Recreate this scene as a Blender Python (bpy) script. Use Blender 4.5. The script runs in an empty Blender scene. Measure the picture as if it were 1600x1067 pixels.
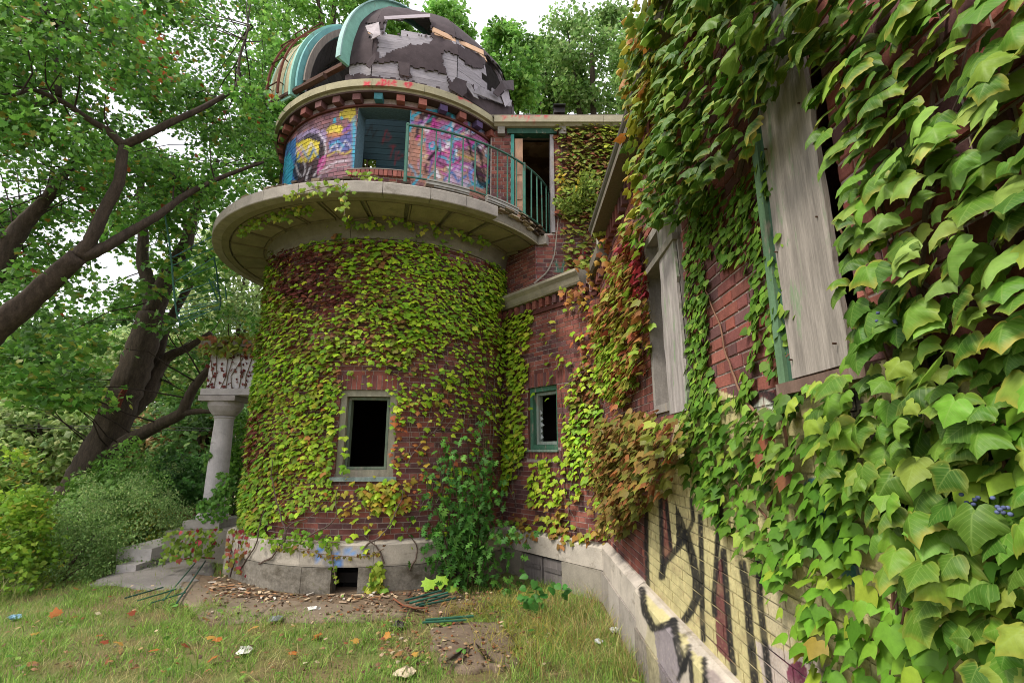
import bpy, math, random
import numpy as np
random.seed(11); rng = np.random.default_rng(11)
sc = bpy.context.scene
# ---------------------------------------------------------------- camera
FPX, PIT, CZ = 775.0, math.radians(12.5), 1.72
cd = bpy.data.cameras.new('camera'); cam = bpy.data.objects.new('camera', cd); sc.collection.objects.link(cam)
cam.location = (0, 0, CZ); cam.rotation_euler = (math.pi/2 + PIT, 0, 0)
cd.sensor_width = 36; cd.lens = FPX*36/1600; cd.clip_start = .05; cd.clip_end = 2000
sc.camera = cam
# ---------------------------------------------------------------- light
SUN_EL, SUN_AZ = math.radians(52), math.radians(-120)      # azimuth clockwise from +Y
w = bpy.data.worlds.new('World'); sc.world = w; w.use_nodes = True
nt = w.node_tree; nt.nodes.clear()
o_ = nt.nodes.new('ShaderNodeOutputWorld'); bg = nt.nodes.new('ShaderNodeBackground')
sky = nt.nodes.new('ShaderNodeTexSky'); sky.sky_type = 'NISHITA'; sky.sun_disc = False
sky.sun_elevation = SUN_EL; sky.sun_rotation = SUN_AZ; sky.dust_density = 3
tc = nt.nodes.new('ShaderNodeTexCoord'); nz = nt.nodes.new('ShaderNodeTexNoise'); nz.inputs['Scale'].default_value = 2.6; nz.inputs['Detail'].default_value = 6
cr = nt.nodes.new('ShaderNodeValToRGB'); cr.color_ramp.elements[0].position = .3; cr.color_ramp.elements[1].position = .75
cr.color_ramp.elements[0].color = (6.4, 6.4, 6.9, 1); cr.color_ramp.elements[1].color = (9.8, 9.7, 10.0, 1)   # cloud deck
mx = nt.nodes.new('ShaderNodeMix'); mx.data_type = 'RGBA'; mx.inputs[0].default_value = .9
mpw = nt.nodes.new('ShaderNodeMapping'); mpw.inputs['Location'].default_value = (.3, .2, .9); nt.links.new(tc.outputs['Generated'], mpw.inputs[0]); nt.links.new(mpw.outputs[0], nz.inputs['Vector']); nt.links.new(nz.outputs['Fac'], cr.inputs[0])
nt.links.new(sky.outputs[0], mx.inputs[6]); nt.links.new(cr.outputs[0], mx.inputs[7])
nt.links.new(mx.outputs[2], bg.inputs[0]); bg.inputs[1].default_value = .08
nt.links.new(bg.outputs[0], o_.inputs[0])
sl = bpy.data.lights.new('sun', 'SUN'); sl.energy = 1.5; sl.angle = math.radians(14); sl.color = (1, .94, .82)
so = bpy.data.objects.new('sun', sl); sc.collection.objects.link(so)
so.rotation_euler = (math.pi/2 - SUN_EL, 0, -SUN_AZ + math.pi)
so.location = (-6, -6, 12)
sc.view_settings.view_transform = 'Standard'; sc.view_settings.look = 'None'; sc.view_settings.gamma = 1
sc.view_settings.exposure = 1.5
sc.cycles.filter_width = 1.0; sc.cycles.use_denoising = True; sc.cycles.denoiser = 'OPENIMAGEDENOISE'; sc.cycles.denoising_prefilter = 'ACCURATE'; sc.cycles.denoising_input_passes = 'RGB_ALBEDO_NORMAL'
sc.cycles.max_bounces = 4; sc.cycles.diffuse_bounces = 3; sc.cycles.glossy_bounces = 2; sc.cycles.transmission_bounces = 3; sc.cycles.transparent_max_bounces = 4
# ---------------------------------------------------------------- helpers
CAMP = np.array([0, 0, CZ])
def ray(x, y):
    u = (x-800)/FPX; v = (533.5-y)/FPX
    return np.array([u, math.cos(PIT)-v*math.sin(PIT), math.sin(PIT)+v*math.cos(PIT)])
def at(x, y, Y):
    d = ray(x, y); return CAMP + d*(Y/d[1])
def ground(x, y, z=0.0):
    d = ray(x, y); return CAMP + d*((z-CZ)/d[2])
def proj(P):
    P = np.asarray(P, float) - CAMP
    t = P[..., 1]*math.cos(PIT) + P[..., 2]*math.sin(PIT)
    v = -P[..., 1]*math.sin(PIT) + P[..., 2]*math.cos(PIT)
    tt = np.where(t > .05, t, .05)
    return 800 + FPX*P[..., 0]/tt, 533.5 - FPX*v/tt, t
def inpoly(x, y, poly):
    x = np.asarray(x); y = np.asarray(y); r = np.zeros(x.shape, bool); n = len(poly)
    for i in range(n):
        x1, y1 = poly[i]; x2, y2 = poly[(i+1) % n]
        c = (y1 > y) != (y2 > y)
        if y1 != y2: r ^= c & (x < (x2-x1)*(y-y1)/(y2-y1) + x1)
    return r
def L(h, k=1.0):                       # '#rrggbb' -> linear rgb
    h = h.lstrip('#'); out = []
    for i in (0, 2, 4):
        c = int(h[i:i+2], 16)/255; out.append((c/12.92 if c <= .04045 else ((c+.055)/1.055)**2.4)*k)
    return np.array(out)
WL = {}                                # world location of parents
def thing(name, label, cat, loc=(0, 0, 0), group=None, kind=None):
    o = bpy.data.objects.new(name, None); sc.collection.objects.link(o); o.location = loc; o.empty_display_size = .2
    WL[o] = np.array(loc, float); tag(o, label, cat, group, kind); return o
def tag(o, label=None, cat=None, group=None, kind=None):
    if label: o['label'] = label
    if cat: o['category'] = cat
    if group: o['group'] = group
    if kind: o['kind'] = kind
    return o
class Buf:
    def __init__(s): s.V = []; s.F = {}; s.C = []; s.n = 0
    def add(s, V, F, C=None):
        V = np.asarray(V, float).reshape(-1, 3); F = np.asarray(F, int)
        s.V.append(V); s.F.setdefault(F.shape[1], []).append(F + s.n)
        if C is None: C = (1, 1, 1)
        C = np.asarray(C, float)
        if C.ndim == 1: C = np.broadcast_to(C, V.shape)
        s.C.append(C); s.n += len(V); return s
    def get(s): return np.concatenate(s.V), [np.concatenate(f) for f in s.F.values()], np.concatenate(s.C)
def mk(name, buf, mat, parent=None, smooth=False, org=None, kind=None, lc=None):
    V, Fs, C = buf.get() if isinstance(buf, Buf) else buf
    if org is None: org = np.array([(V[:, 0].min()+V[:, 0].max())/2, (V[:, 1].min()+V[:, 1].max())/2, V[:, 2].min()])
    org = np.asarray(org, float)
    me = bpy.data.meshes.new(name); n = len(V)
    me.vertices.add(n); me.vertices.foreach_set('co', (V-org).astype(np.float32).ravel())
    idx = np.concatenate([f.ravel() for f in Fs]); cnt = np.concatenate([np.full(len(f), f.shape[1]) for f in Fs])
    st = np.concatenate([[0], np.cumsum(cnt)[:-1]])
    me.loops.add(len(idx)); me.loops.foreach_set('vertex_index', idx.astype(np.int32))
    me.polygons.add(len(cnt)); me.polygons.foreach_set('loop_start', st.astype(np.int32))
    me.update(calc_edges=True)
    me.polygons.foreach_set('use_smooth', np.full(len(cnt), bool(smooth)))
    a = me.color_attributes.new('Col', 'FLOAT_COLOR', 'POINT')
    a.data.foreach_set('color', np.c_[C, np.ones(n)].astype(np.float32).ravel())
    if lc is not None:
        b = me.attributes.new('LC', 'FLOAT_VECTOR', 'POINT'); b.data.foreach_set('vector', lc.astype(np.float32).ravel())
    me.materials.append(mat)
    o = bpy.data.objects.new(name, me); sc.collection.objects.link(o)
    WL[o] = org
    if parent is not None: o.parent = parent; o.location = org - WL[parent]
    else: o.location = org
    if kind: o['kind'] = kind
    return o
BOXF = np.array([[0,3,2,1],[4,5,6,7],[0,1,5,4],[1,2,6,5],[2,3,7,6],[3,0,4,7]])
def boxv(lo, hi):
    x0, y0, z0 = lo; x1, y1, z1 = hi
    return np.array([[x0,y0,z0],[x1,y0,z0],[x1,y1,z0],[x0,y1,z0],[x0,y0,z1],[x1,y0,z1],[x1,y1,z1],[x0,y1,z1]], float)
# surface frames: map (s along, d outward, z) to the world
class Pl:
    def __init__(s, o, a, n): s.o = np.array([o[0], o[1], 0.]); s.a = np.array([a[0], a[1], 0.])/np.hypot(*a); s.n = np.array([n[0], n[1], 0.])/np.hypot(*n)
    def m(s, q, d, z):
        q = np.asarray(q, float); return s.o + q[..., None]*s.a + np.asarray(d, float)[..., None]*s.n + np.asarray(z, float)[..., None]*np.array([0, 0, 1.])
    def nor(s, q): return np.broadcast_to(s.n, np.shape(q)+(3,))
    def tan(s, q): return np.broadcast_to(s.a, np.shape(q)+(3,))
    step = 9.
class Cy:
    def __init__(s, C, R): s.C = np.array(C); s.R = R; s.f = -s.C/np.hypot(*s.C); s.r = np.array([-s.f[1], s.f[0]])
    def nor(s, q):
        th = np.asarray(q, float)/s.R; return np.stack([np.cos(th)*s.f[0]+np.sin(th)*s.r[0], np.cos(th)*s.f[1]+np.sin(th)*s.r[1], 0*th], -1)
    def tan(s, q): return s.nor(np.asarray(q, float)+s.R*math.pi/2)
    def m(s, q, d, z):
        n = s.nor(q); p = n*(s.R+np.asarray(d, float))[..., None]; p[..., 0] += s.C[0]; p[..., 1] += s.C[1]; p[..., 2] = z; return p
    step = .12
def hit(fr, x, y, d=0.):               # photograph ray meets a wall: (s, z)
    r = ray(x, y)
    if isinstance(fr, Pl):
        t = (fr.n @ (fr.o + fr.n*d - CAMP*[1, 1, 0]))/(fr.n @ r); p = CAMP + r*t; return float((p-fr.o) @ fr.a), float(p[2])
    R = fr.R + d; a = r[:2] @ r[:2]; b = -2*r[:2] @ fr.C; c = fr.C @ fr.C - R*R; q = max(b*b-4*a*c, 0)
    t = (-b-math.sqrt(q))/(2*a); p = CAMP + r*t; rel = p[:2]-fr.C
    return math.atan2(rel @ fr.r, rel @ fr.f)*fr.R, float(p[2])
def fbox(buf, fr, s0, s1, d0, d1, z0, z1, C=None, ns=None):
    ns = ns or max(1, int(math.ceil((s1-s0)/fr.step)))
    ss = np.linspace(s0, s1, ns+1); V = []
    for s in ss: V += [(s, d0, z0), (s, d1, z0), (s, d1, z1), (s, d0, z1)]
    V = np.array(V); P = fr.m(V[:, 0], V[:, 1], V[:, 2]); F = [[3, 2, 1, 0], [4*ns, 4*ns+1, 4*ns+2, 4*ns+3]]
    for i in range(ns):
        for k in range(4): a = 4*i+k; b = 4*i+(k+1) % 4; F.append([a, b, b+4, a+4])
    buf.add(P, F, C); return buf
def fprof(buf, fr, s0, s1, prof, C=None, ns=None):   # sweep a closed (d, z) outline along s
    ns = ns or max(1, int(math.ceil((s1-s0)/fr.step))); k = len(prof); ss = np.linspace(s0, s1, ns+1)
    pr = np.array(prof); V = np.concatenate([np.c_[np.full(k, s), pr] for s in ss]); P = fr.m(V[:, 0], V[:, 1], V[:, 2])
    F = []
    for i in range(ns):
        for j in range(k): a = k*i+j; b = k*i+(j+1) % k; F.append([a, b, b+k, a+k])
    n0 = buf.n; buf.add(P, F, C)
    buf.F.setdefault(k, []); buf.F[k].append(np.array([[n0+j for j in range(k)][::-1], [n0+k*ns+j for j in range(k)]]))
    return buf
def tube(buf, pts, rad, n=8, C=None, cap=True, ridge=0):
    pts = np.asarray(pts, float); m = len(pts); rad = np.broadcast_to(rad, (m,)); V = []; prev = None; rdg = 1+rng.normal(0, ridge, n) if ridge else None
    for i in range(m):
        t = pts[min(i+1, m-1)]-pts[max(i-1, 0)]; t = t/(np.linalg.norm(t)+1e-9)
        if prev is None: ref = np.array([0, 0, 1.]) if abs(t[2]) < .9 else np.array([1., 0, 0])
        else: ref = prev
        u = ref - t*(ref @ t); u /= np.linalg.norm(u)+1e-9; v = np.cross(t, u); prev = u
        a = np.arange(n)*2*math.pi/n
        rf = np.ones(n) if not ridge else (rdg+rng.normal(0, ridge*.5, n))
        V.append(pts[i] + (rad[i]*rf)[:, None]*(np.cos(a)[:, None]*u + np.sin(a)[:, None]*v))
    F = [[i*n+j, i*n+(j+1) % n, (i+1)*n+(j+1) % n, (i+1)*n+j] for i in range(m-1) for j in range(n)]
    n0 = buf.n; buf.add(np.concatenate(V), F, C)
    if cap: buf.F.setdefault(n, []); buf.F[n].append(np.array([[n0+j for j in range(n)][::-1], [n0+(m-1)*n+j for j in range(n)]]))
    return buf
def bar(buf, p, q, r, n=6, C=None): return tube(buf, [p, q], [r, r], n, C)
def lathe(buf, c, prof, n=28, C=None):  # prof (r, z)
    a = np.arange(n)*2*math.pi/n; k = len(prof)
    V = np.concatenate([np.c_[c[0]+r*np.cos(a), c[1]+r*np.sin(a), np.full(n, c[2]+z)] for r, z in prof])
    F = [[i*n+j, i*n+(j+1) % n, (i+1)*n+(j+1) % n, (i+1)*n+j] for i in range(k-1) for j in range(n)]
    n0 = buf.n; buf.add(V, F, C); buf.F.setdefault(n, []); buf.F[n].append(np.array([[n0+j for j in range(n)][::-1], [n0+(k-1)*n+j for j in range(n)]])); return buf
# ---------------------------------------------------------------- materials
def M(name, base=None, rough=.85, noise=None, bump=None, trans=0, spec=.3, metal=0, tint=None, veins=False, wave=None):
    m = bpy.data.materials.new(name); m.use_nodes = True; t = m.node_tree; N = t.nodes; lk = t.links.new
    b = N['Principled BSDF']; b.inputs['Roughness'].default_value = rough; b.inputs['Specular IOR Level'].default_value = spec; b.inputs['Metallic'].default_value = metal
    at_ = N.new('ShaderNodeAttribute'); at_.attribute_name = 'Col'; col = at_.outputs['Color']
    geo = N.new('ShaderNodeNewGeometry'); pos = geo.outputs['Position']
    if base is not None:
        mm = N.new('ShaderNodeMix'); mm.data_type = 'RGBA'; mm.blend_type = 'MULTIPLY'; mm.inputs[0].default_value = 1
        mm.inputs[7].default_value = (*base, 1); lk(col, mm.inputs[6]); col = mm.outputs[2]
    for (scl, lo, hi, stretch) in (noise or []):
        mp = N.new('ShaderNodeMapping'); mp.inputs['Scale'].default_value = stretch or (1, 1, 1); lk(pos, mp.inputs[0])
        n = N.new('ShaderNodeTexNoise'); n.inputs['Scale'].default_value = scl; n.inputs['Detail'].default_value = 4; n.inputs['Roughness'].default_value = .65; lk(mp.outputs[0], n.inputs['Vector'])
        r = N.new('ShaderNodeMapRange'); r.inputs[1].default_value = .28; r.inputs[2].default_value = .72; r.inputs[3].default_value = lo; r.inputs[4].default_value = hi; lk(n.outputs['Fac'], r.inputs[0])
        mm = N.new('ShaderNodeMix'); mm.data_type = 'RGBA'; mm.blend_type = 'MULTIPLY'; mm.inputs[0].default_value = 1; lk(col, mm.inputs[6]); lk(r.outputs[0], mm.inputs[7]); col = mm.outputs[2]
    if wave:
        mp = N.new('ShaderNodeMapping'); mp.inputs['Scale'].default_value = wave[1]; lk(pos, mp.inputs[0])
        n = N.new('ShaderNodeTexWave'); n.wave_type = 'BANDS'; n.bands_direction = 'Y'; n.inputs['Scale'].default_value = wave[0]; n.inputs['Distortion'].default_value = 9; n.inputs['Detail'].default_value = 3; n.inputs['Detail Scale'].default_value = 1.2; lk(mp.outputs[0], n.inputs['Vector'])
        r = N.new('ShaderNodeMapRange'); r.inputs[3].default_value = wave[2]; r.inputs[4].default_value = wave[3]; lk(n.outputs['Fac'], r.inputs[0])
        mm = N.new('ShaderNodeMix'); mm.data_type = 'RGBA'; mm.blend_type = 'MULTIPLY'; mm.inputs[0].default_value = 1; lk(col, mm.inputs[6]); lk(r.outputs[0], mm.inputs[7]); col = mm.outputs[2]
    for (scl, p0, p1, c2, stretch) in (tint or []):      # stains with a shape of their own
        mp = N.new('ShaderNodeMapping'); mp.inputs['Scale'].default_value = stretch or (1, 1, 1); lk(pos, mp.inputs[0])
        n = N.new('ShaderNodeTexNoise'); n.inputs['Scale'].default_value = scl; n.inputs['Detail'].default_value = 6; n.inputs['Roughness'].default_value = .7; lk(mp.outputs[0], n.inputs['Vector'])
        r = N.new('ShaderNodeMapRange'); r.inputs[1].default_value = p0; r.inputs[2].default_value = p1; lk(n.outputs['Fac'], r.inputs[0])
        mm = N.new('ShaderNodeMix'); mm.data_type = 'RGBA'; lk(r.outputs[0], mm.inputs[0]); lk(col, mm.inputs[6]); mm.inputs[7].default_value = (*c2, 1); col = mm.outputs[2]
    if veins:
        la = N.new('ShaderNodeAttribute'); la.attribute_name = 'LC'; sp = N.new('ShaderNodeSeparateXYZ'); lk(la.outputs['Vector'], sp.inputs[0])
        def ma(op, a, b2=None, c=None):
            q = N.new('ShaderNodeMath'); q.operation = op
            for i, v in enumerate((a, b2, c)):
                if v is None: continue
                if isinstance(v, (int, float)): q.inputs[i].default_value = v
                else: lk(v, q.inputs[i])
            return q.outputs[0]
        ax = ma('ABSOLUTE', sp.outputs[0]); y = sp.outputs[1]
        l1 = ma('ABSOLUTE', ma('ADD', ma('MULTIPLY', ax, .50), ma('MULTIPLY', y, .866)))
        sv = ma('ABSOLUTE', ma('SINE', ma('MULTIPLY', ma('ADD', y, ma('MULTIPLY', ax, .7)), 22.)))
        sv = ma('ADD', ma('MULTIPLY', sv, .09), ma('MULTIPLY', ax, .02))
        dm_ = ma('MINIMUM', ma('MINIMUM', ax, l1), sv)
        r = N.new('ShaderNodeMapRange'); r.inputs[1].default_value = .008; r.inputs[2].default_value = .03; r.inputs[3].default_value = .3; r.inputs[4].default_value = 0; lk(dm_, r.inputs[0])
        mm = N.new('ShaderNodeMix'); mm.data_type = 'RGBA'; lk(r.outputs[0], mm.inputs[0]); lk(col, mm.inputs[6]); mm.inputs[7].default_value = (.26, .36, .09, 1); col = mm.outputs[2]
    lk(col, b.inputs['Base Color'])
    if bump:
        n = N.new('ShaderNodeTexNoise'); n.inputs['Scale'].default_value = bump[0]; n.inputs['Detail'].default_value = 5; lk(pos, n.inputs['Vector'])
        if len(bump) > 2:
            mp = N.new('ShaderNodeMapping'); mp.inputs['Scale'].default_value = bump[2]; lk(pos, mp.inputs[0]); lk(mp.outputs[0], n.inputs['Vector'])
        bp = N.new('ShaderNodeBump'); bp.inputs['Strength'].default_value = bump[1]; bp.inputs['Distance'].default_value = .004; lk(n.outputs['Fac'], bp.inputs['Height']); lk(bp.outputs[0], b.inputs['Normal'])
    if trans:
        ts = N.new('ShaderNodeBsdfTranslucent'); lk(col, ts.inputs[0]); ms = N.new('ShaderNodeMixShader'); ms.inputs[0].default_value = trans
        lk(b.outputs[0], ms.inputs[1]); lk(ts.outputs[0], ms.inputs[2]); lk(ms.outputs[0], N['Material Output'].inputs[0])
    return m
m_brick = M('brick', rough=.9, noise=[(9, .72, 1.2, None), (90, .8, 1.15, None)], bump=(140, .5))
m_mortar = M('mortar', rough=.95, noise=[(30, .7, 1.2, None)], bump=(120, .6))
m_stone = M('limestone', rough=.85, noise=[(5, .75, 1.12, None), (60, .85, 1.1, None)], bump=(70, .35), tint=[(3.2, .58, .78, tuple(L('#5d5648')), (1, 1, 2.2))])
m_rough = M('rough_stone', rough=.9, noise=[(4, .6, 1.15, None), (28, .65, 1.2, None), (120, .8, 1.1, None)], bump=(26, 1.0), tint=[(2.6, .50, .68, tuple(L('#4d463a')), (1, 1, 1.6)), (9, .62, .7, tuple(L('#6a6a44')), None)])
m_paint = M('weathered_paint', rough=.7, noise=[(14, .65, 1.15, (1, 1, .3)), (80, .85, 1.1, None)], bump=(60, .4, (1, 1, .15)), tint=[(9, .56, .66, tuple(L('#8f8578')), (1, 1, .35))])
m_metal = M('painted_metal', rough=.5, noise=[(12, .7, 1.1, None)], tint=[(7, .6, .7, tuple(L('#5b3524')), None)])
m_rust = M('rusty_steel', rough=.85, noise=[(20, .6, 1.2, None)], bump=(90, .4))
m_copper = M('copper_patina', rough=.6, noise=[(6, .8, 1.12, None), (50, .88, 1.08, None)], tint=[(5, .6, .72, tuple(L('#6f6a58')), (1, 1, .4))])
m_wood = M('weathered_wood', rough=.9, noise=[(7, .72, 1.15, (6, 6, .5)), (40, .8, 1.15, (4, 4, .3))], bump=(40, .5, (5, 5, .3)))
m_board = M('weathered_boards', rough=.9, noise=[(10, .7, 1.15, (.6, .6, 5)), (60, .8, 1.1, (.5, .5, 3))], bump=(40, .5, (.5, .5, 6)))
m_felt = M('roofing_felt', rough=.95, noise=[(6, .7, 1.25, None), (120, .75, 1.2, None)], bump=(160, .6))
m_dark = M('dark_interior', rough=.95, noise=[(3, .7, 1.2, None)])
m_leaf = M('ivy_leaf', rough=.5, trans=.28, spec=.2, noise=[(60, .85, 1.12, None)])
m_leafv = M('ivy_leaf_veined', rough=.5, trans=.25, spec=.25, noise=[(45, .85, 1.1, None)], veins=True, bump=(70, .25))
m_tleaf = M('tree_leaf', rough=.5, trans=.42, spec=.3)
m_grass = M('grass_blade', rough=.6, trans=.25, spec=.2)
m_bark = M('bark', rough=.95, noise=[(10, .45, 1.2, (2, 2, .4)), (60, .6, 1.2, (1, 1, .5))], bump=(22, 1.0, (2, 2, .35)))
m_stem = M('vine_stem', rough=.9, noise=[(40, .7, 1.2, None)])
m_plain = M('plain', rough=.8, noise=[(25, .85, 1.1, None)])
m_dirt = M('soil', rough=.95, noise=[(2, .7, 1.2, None), (25, .65, 1.25, None)], bump=(40, .8))
m_conc = M('old_concrete', rough=.95, noise=[(3, .75, 1.15, None), (50, .8, 1.15, None)], bump=(80, .6), tint=[(2.2, .52, .7, tuple(L('#5c4a36')), None)])
m_asph = M('asphalt', rough=.95, noise=[(3, .8, 1.15, None), (110, .6, 1.35, None)], bump=(130, .8), tint=[(2.5, .58, .72, tuple(L('#5f5a44')), None)])
def area(V):
    x, y, t = proj(V); vis = t > .3
    if not vis.all(): return 0
    cx, cy = x.mean(), y.mean()
    if not (0 < cx < 1600 and 0 < cy < 1067): return 0
    return (x.max()-x.min())*(y.max()-y.min())
def pieces(lst, name, mat, parent, massname, nmax=300, score=None, smooth=False, minpx=20):
    sc_ = np.array([(score[i] if score is not None else 1)*area(p[0]) for i, p in enumerate(lst)])
    order = np.argsort(-sc_); big = set(int(i) for i in order[:nmax] if sc_[i] > minpx)
    rest = Buf(); k = 0
    for i, p in enumerate(lst):
        if i in big: mk(name, (p[0], [p[1]], np.broadcast_to(p[2], p[0].shape)), mat, parent, smooth)
        else: rest.add(p[0], p[1], p[2]); k += 1
    if k: mk(massname, rest, mat, parent, smooth, kind='stuff')
# ---------------------------------------------------------------- wall frames
TC = (-2.11628, 8.74765); TR = 2.10
CYT = Cy(TC, TR)
SMW = Pl((1.167, 6.41), (-.623, .782), (-.782, -.623))
RGT = Pl((1.167, 6.41), (-.0157, -.9999), (-.9999, .0157))
UPW = Pl((0, 7.45), (1, 0), (0, -1))
BR = [L(h) for h in ('#7d4b42', '#864f45', '#6e423c', '#8f584d', '#5f3f3e', '#764642', '#824a40', '#684848')]
MORT = L('#a3938a')
def vnoise(x, y, s, seed=0):
    a = np.asarray(x)/s; b = np.asarray(y)/s; k = seed*1.7
    return (np.sin(a*1.3+b*.7+k)+np.sin(-a*.8+b*1.9+k*2.1)+np.sin(a*2.3-b*1.1+k*.7)+np.sin(a*.5+b*2.9+k*1.3))/4
def seg_d(x, y, p, q):
    dx, dy = q[0]-p[0], q[1]-p[1]; l = dx*dx+dy*dy+1e-9; t = np.clip(((x-p[0])*dx+(y-p[1])*dy)/l, 0, 1)
    return np.hypot(x-p[0]-t*dx, y-p[1]-t*dy)
def painter(items, jit=.6):
    def f(P, base):
        x, y, t = proj(P); col = np.array(np.broadcast_to(base, P.shape), float)
        x = x + jit*vnoise(x, y, 5, 1); y = y + jit*vnoise(x, y, 6, 2)
        for it in items:
            c = it[2]
            if it[0] == 'poly': a = inpoly(x, y, it[1]).astype(float)*(it[3] if len(it) > 3 else 1)
            elif it[0] == 'ell':
                (cx, cy, rx, ry) = it[1]; a = (((x-cx)/rx)**2+((y-cy)/ry)**2 < 1).astype(float)*(it[3] if len(it) > 3 else 1)
            else:
                d = np.full(x.shape, 1e9); pts = it[1]
                for i in range(len(pts)-1): d = np.minimum(d, seg_d(x, y, pts[i], pts[i+1]))
                a = np.clip((it[3]/2-d)/2.4+.5, 0, 1)
            wear = np.clip(.97 - .6*np.clip(vnoise(x, y, 2.3, 5)-.3, 0, 1)-.35*np.clip(vnoise(x, y, 19, 6)-.25, 0, 1), 0, 1)
            a = (a*wear)[..., None]; col = col*(1-a) + np.asarray(c)*a
        return col
    return f
def bricks(fr, s0, s1, z0, z1, opens=(), paint=None, pbox=None, cover=None, course=.0677, tone=1., bev=False, px=3.2):
    out = []; cen = []; todo = []; nz = int(round((z1-z0)/course)); j = .010
    for r in range(nz):
        za = z0+r*course+j/2; zb = za+course-j; s = s0 - (.1575 if r % 2 else 0) - rng.uniform(0, .01); k = 0
        while s < s1:
            ln = .205 if k % 2 == 0 else .0975; k += 1
            a, b = max(s, s0), min(s+ln, s1); s += ln+j
            if b-a < .025: continue
            runs = [(a, b)]
            for (o0, o1, oz0, oz1) in opens:
                if zb > oz0+.01 and za < oz1-.01:
                    nr = []
                    for (p, q) in runs:
                        if q <= o0 or p >= o1: nr.append((p, q)); continue
                        if p < o0-.02: nr.append((p, o0))
                        if q > o1+.02: nr.append((o1, q))
                    runs = nr
            for (p, q) in runs:
                c0 = fr.m(np.array((p+q)/2), np.array(0.), np.array((za+zb)/2)); X, Y, T = proj(c0)
                col = BR[rng.integers(len(BR))]*rng.uniform(.8, 1.15)*tone
                dj = rng.uniform(-.002, .003); e = rng.uniform(-.0015, .0015, 4)
                nx = nq = 1
                if paint is not None and (pbox is None or (pbox[0] < X < pbox[2] and pbox[1] < Y < pbox[3])):
                    sc1 = FPX/max(T, .3); nx = int(np.clip((q-p)*sc1/px, 1, 20)); nq = int(np.clip((zb-za)*sc1/px, 1, 9))
                ss = np.linspace(p+e[0], q+e[1], nx+1); zz = np.linspace(za+e[2], zb+e[3], nq+1)
                S, Z = np.meshgrid(ss, zz); S = S.ravel(); Z = Z.ravel()
                i0 = np.arange(nq)[:, None]*(nx+1)+np.arange(nx)[None]; i0 = i0.ravel()
                F = np.stack([i0, i0+1, i0+nx+2, i0+nx+1], 1); n = len(S)
                if bev and nx*nq == 1:
                    g = .0035; Sb = np.array([p, q, q, p]); Zb = np.array([za, za, zb, zb])
                    S = p+g+(S-p)*((q-p-2*g)/(q-p)); Z = za+g+(Z-za)*((zb-za-2*g)/(zb-za))
                    cs = [0, nx, n-1, n-1-nx]
                    SS = np.r_[S, Sb, Sb]; ZZ = np.r_[Z, Zb, Zb]; DD = np.r_[np.full(n, dj+.001), np.full(4, dj-.003), np.full(4, -.02)]
                    E = [[n+i, n+(i+1) % 4, cs[(i+1) % 4], cs[i]] for i in range(4)]+[[n+4+i, n+4+(i+1) % 4, n+(i+1) % 4, n+i] for i in range(4)]
                else:
                    cs = [0, nx, n-1, n-1-nx]; SS = np.r_[S, S[cs]]; ZZ = np.r_[Z, Z[cs]]; DD = np.r_[np.full(n, dj), np.full(4, -.02)]
                    E = [[n+i, n+(i+1) % 4, cs[(i+1) % 4], cs[i]] for i in range(4)]
                P = fr.m(SS, DD, ZZ); C = np.broadcast_to(col, P.shape)
                if nx*nq > 1: todo.append(len(out))
                out.append((P, np.r_[F, np.array(E)], C)); cen.append((X, Y))
    if todo:
        A = np.concatenate([out[i][0] for i in todo]); C = paint(A, np.concatenate([out[i][2] for i in todo])); k = 0
        for i in todo: n = len(out[i][0]); Ci = C[k:k+n].copy(); Ci[-4:] *= .45; out[i] = (out[i][0], out[i][1], Ci); k += n
    cen = np.array(cen, float)
    return out, (list(1-cover(cen[:, 0], cen[:, 1])) if cover is not None else [1.]*len(out))
def core(fr, s0, s1, z0, z1, opens, T, parent, name='mortar_backing', gs=.12, gz=.2, paint=None, col=MORT, rev=None, d0=-.006):
    sb = sorted(set([s0, s1]+[o for q in opens for o in q[:2]])); zb = sorted(set([z0, z1]+[o for q in opens for o in q[2:]]))
    def dens(b, g):
        r = []
        for i in range(len(b)-1): n = max(1, int(math.ceil((b[i+1]-b[i])/g))); r += list(np.linspace(b[i], b[i+1], n+1)[:-1])
        return np.array(r+[b[-1]])
    S = dens(sb, gs); Z = dens(zb, gz); B = Buf(); ns, nz = len(S), len(Z)
    SS, ZZ = np.meshgrid(S, Z); P = fr.m(SS.ravel(), np.full(SS.size, d0), ZZ.ravel()); Q = fr.m(SS.ravel(), np.full(SS.size, -T), ZZ.ravel())
    cs = (S[:-1]+S[1:])/2; cz = (Z[:-1]+Z[1:])/2; CS, CZ_ = np.meshgrid(cs, cz); keep = np.ones(CS.shape, bool)
    for (a, b, c, d) in opens: keep &= ~((CS > a) & (CS < b) & (CZ_ > c) & (CZ_ < d))
    i0 = (np.arange(nz-1)[:, None]*ns+np.arange(ns-1)[None])[keep]
    F = np.stack([i0, i0+1, i0+ns+1, i0+ns], 1)
    C = np.broadcast_to(col, P.shape) if paint is None else paint(P, col)
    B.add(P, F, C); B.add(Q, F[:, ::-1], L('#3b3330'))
    for (a, b, c, d) in opens:
        for (p, q) in (((a, c), (b, c)), ((b, c), (b, d)), ((b, d), (a, d)), ((a, d), (a, c))):
            n = max(1, int(abs(q[0]-p[0])/gs)); s_ = np.linspace(p[0], q[0], n+1); z_ = np.linspace(p[1], q[1], n+1)
            V = np.r_[fr.m(s_, np.full(n+1, d0), z_), fr.m(s_, np.full(n+1, -T), z_)]
            B.add(V, [[i+1, i, i+n+1, i+n+2] for i in range(n)], L('#6b4038') if rev is None else rev)
    return mk(name, B, m_mortar, parent)
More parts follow.
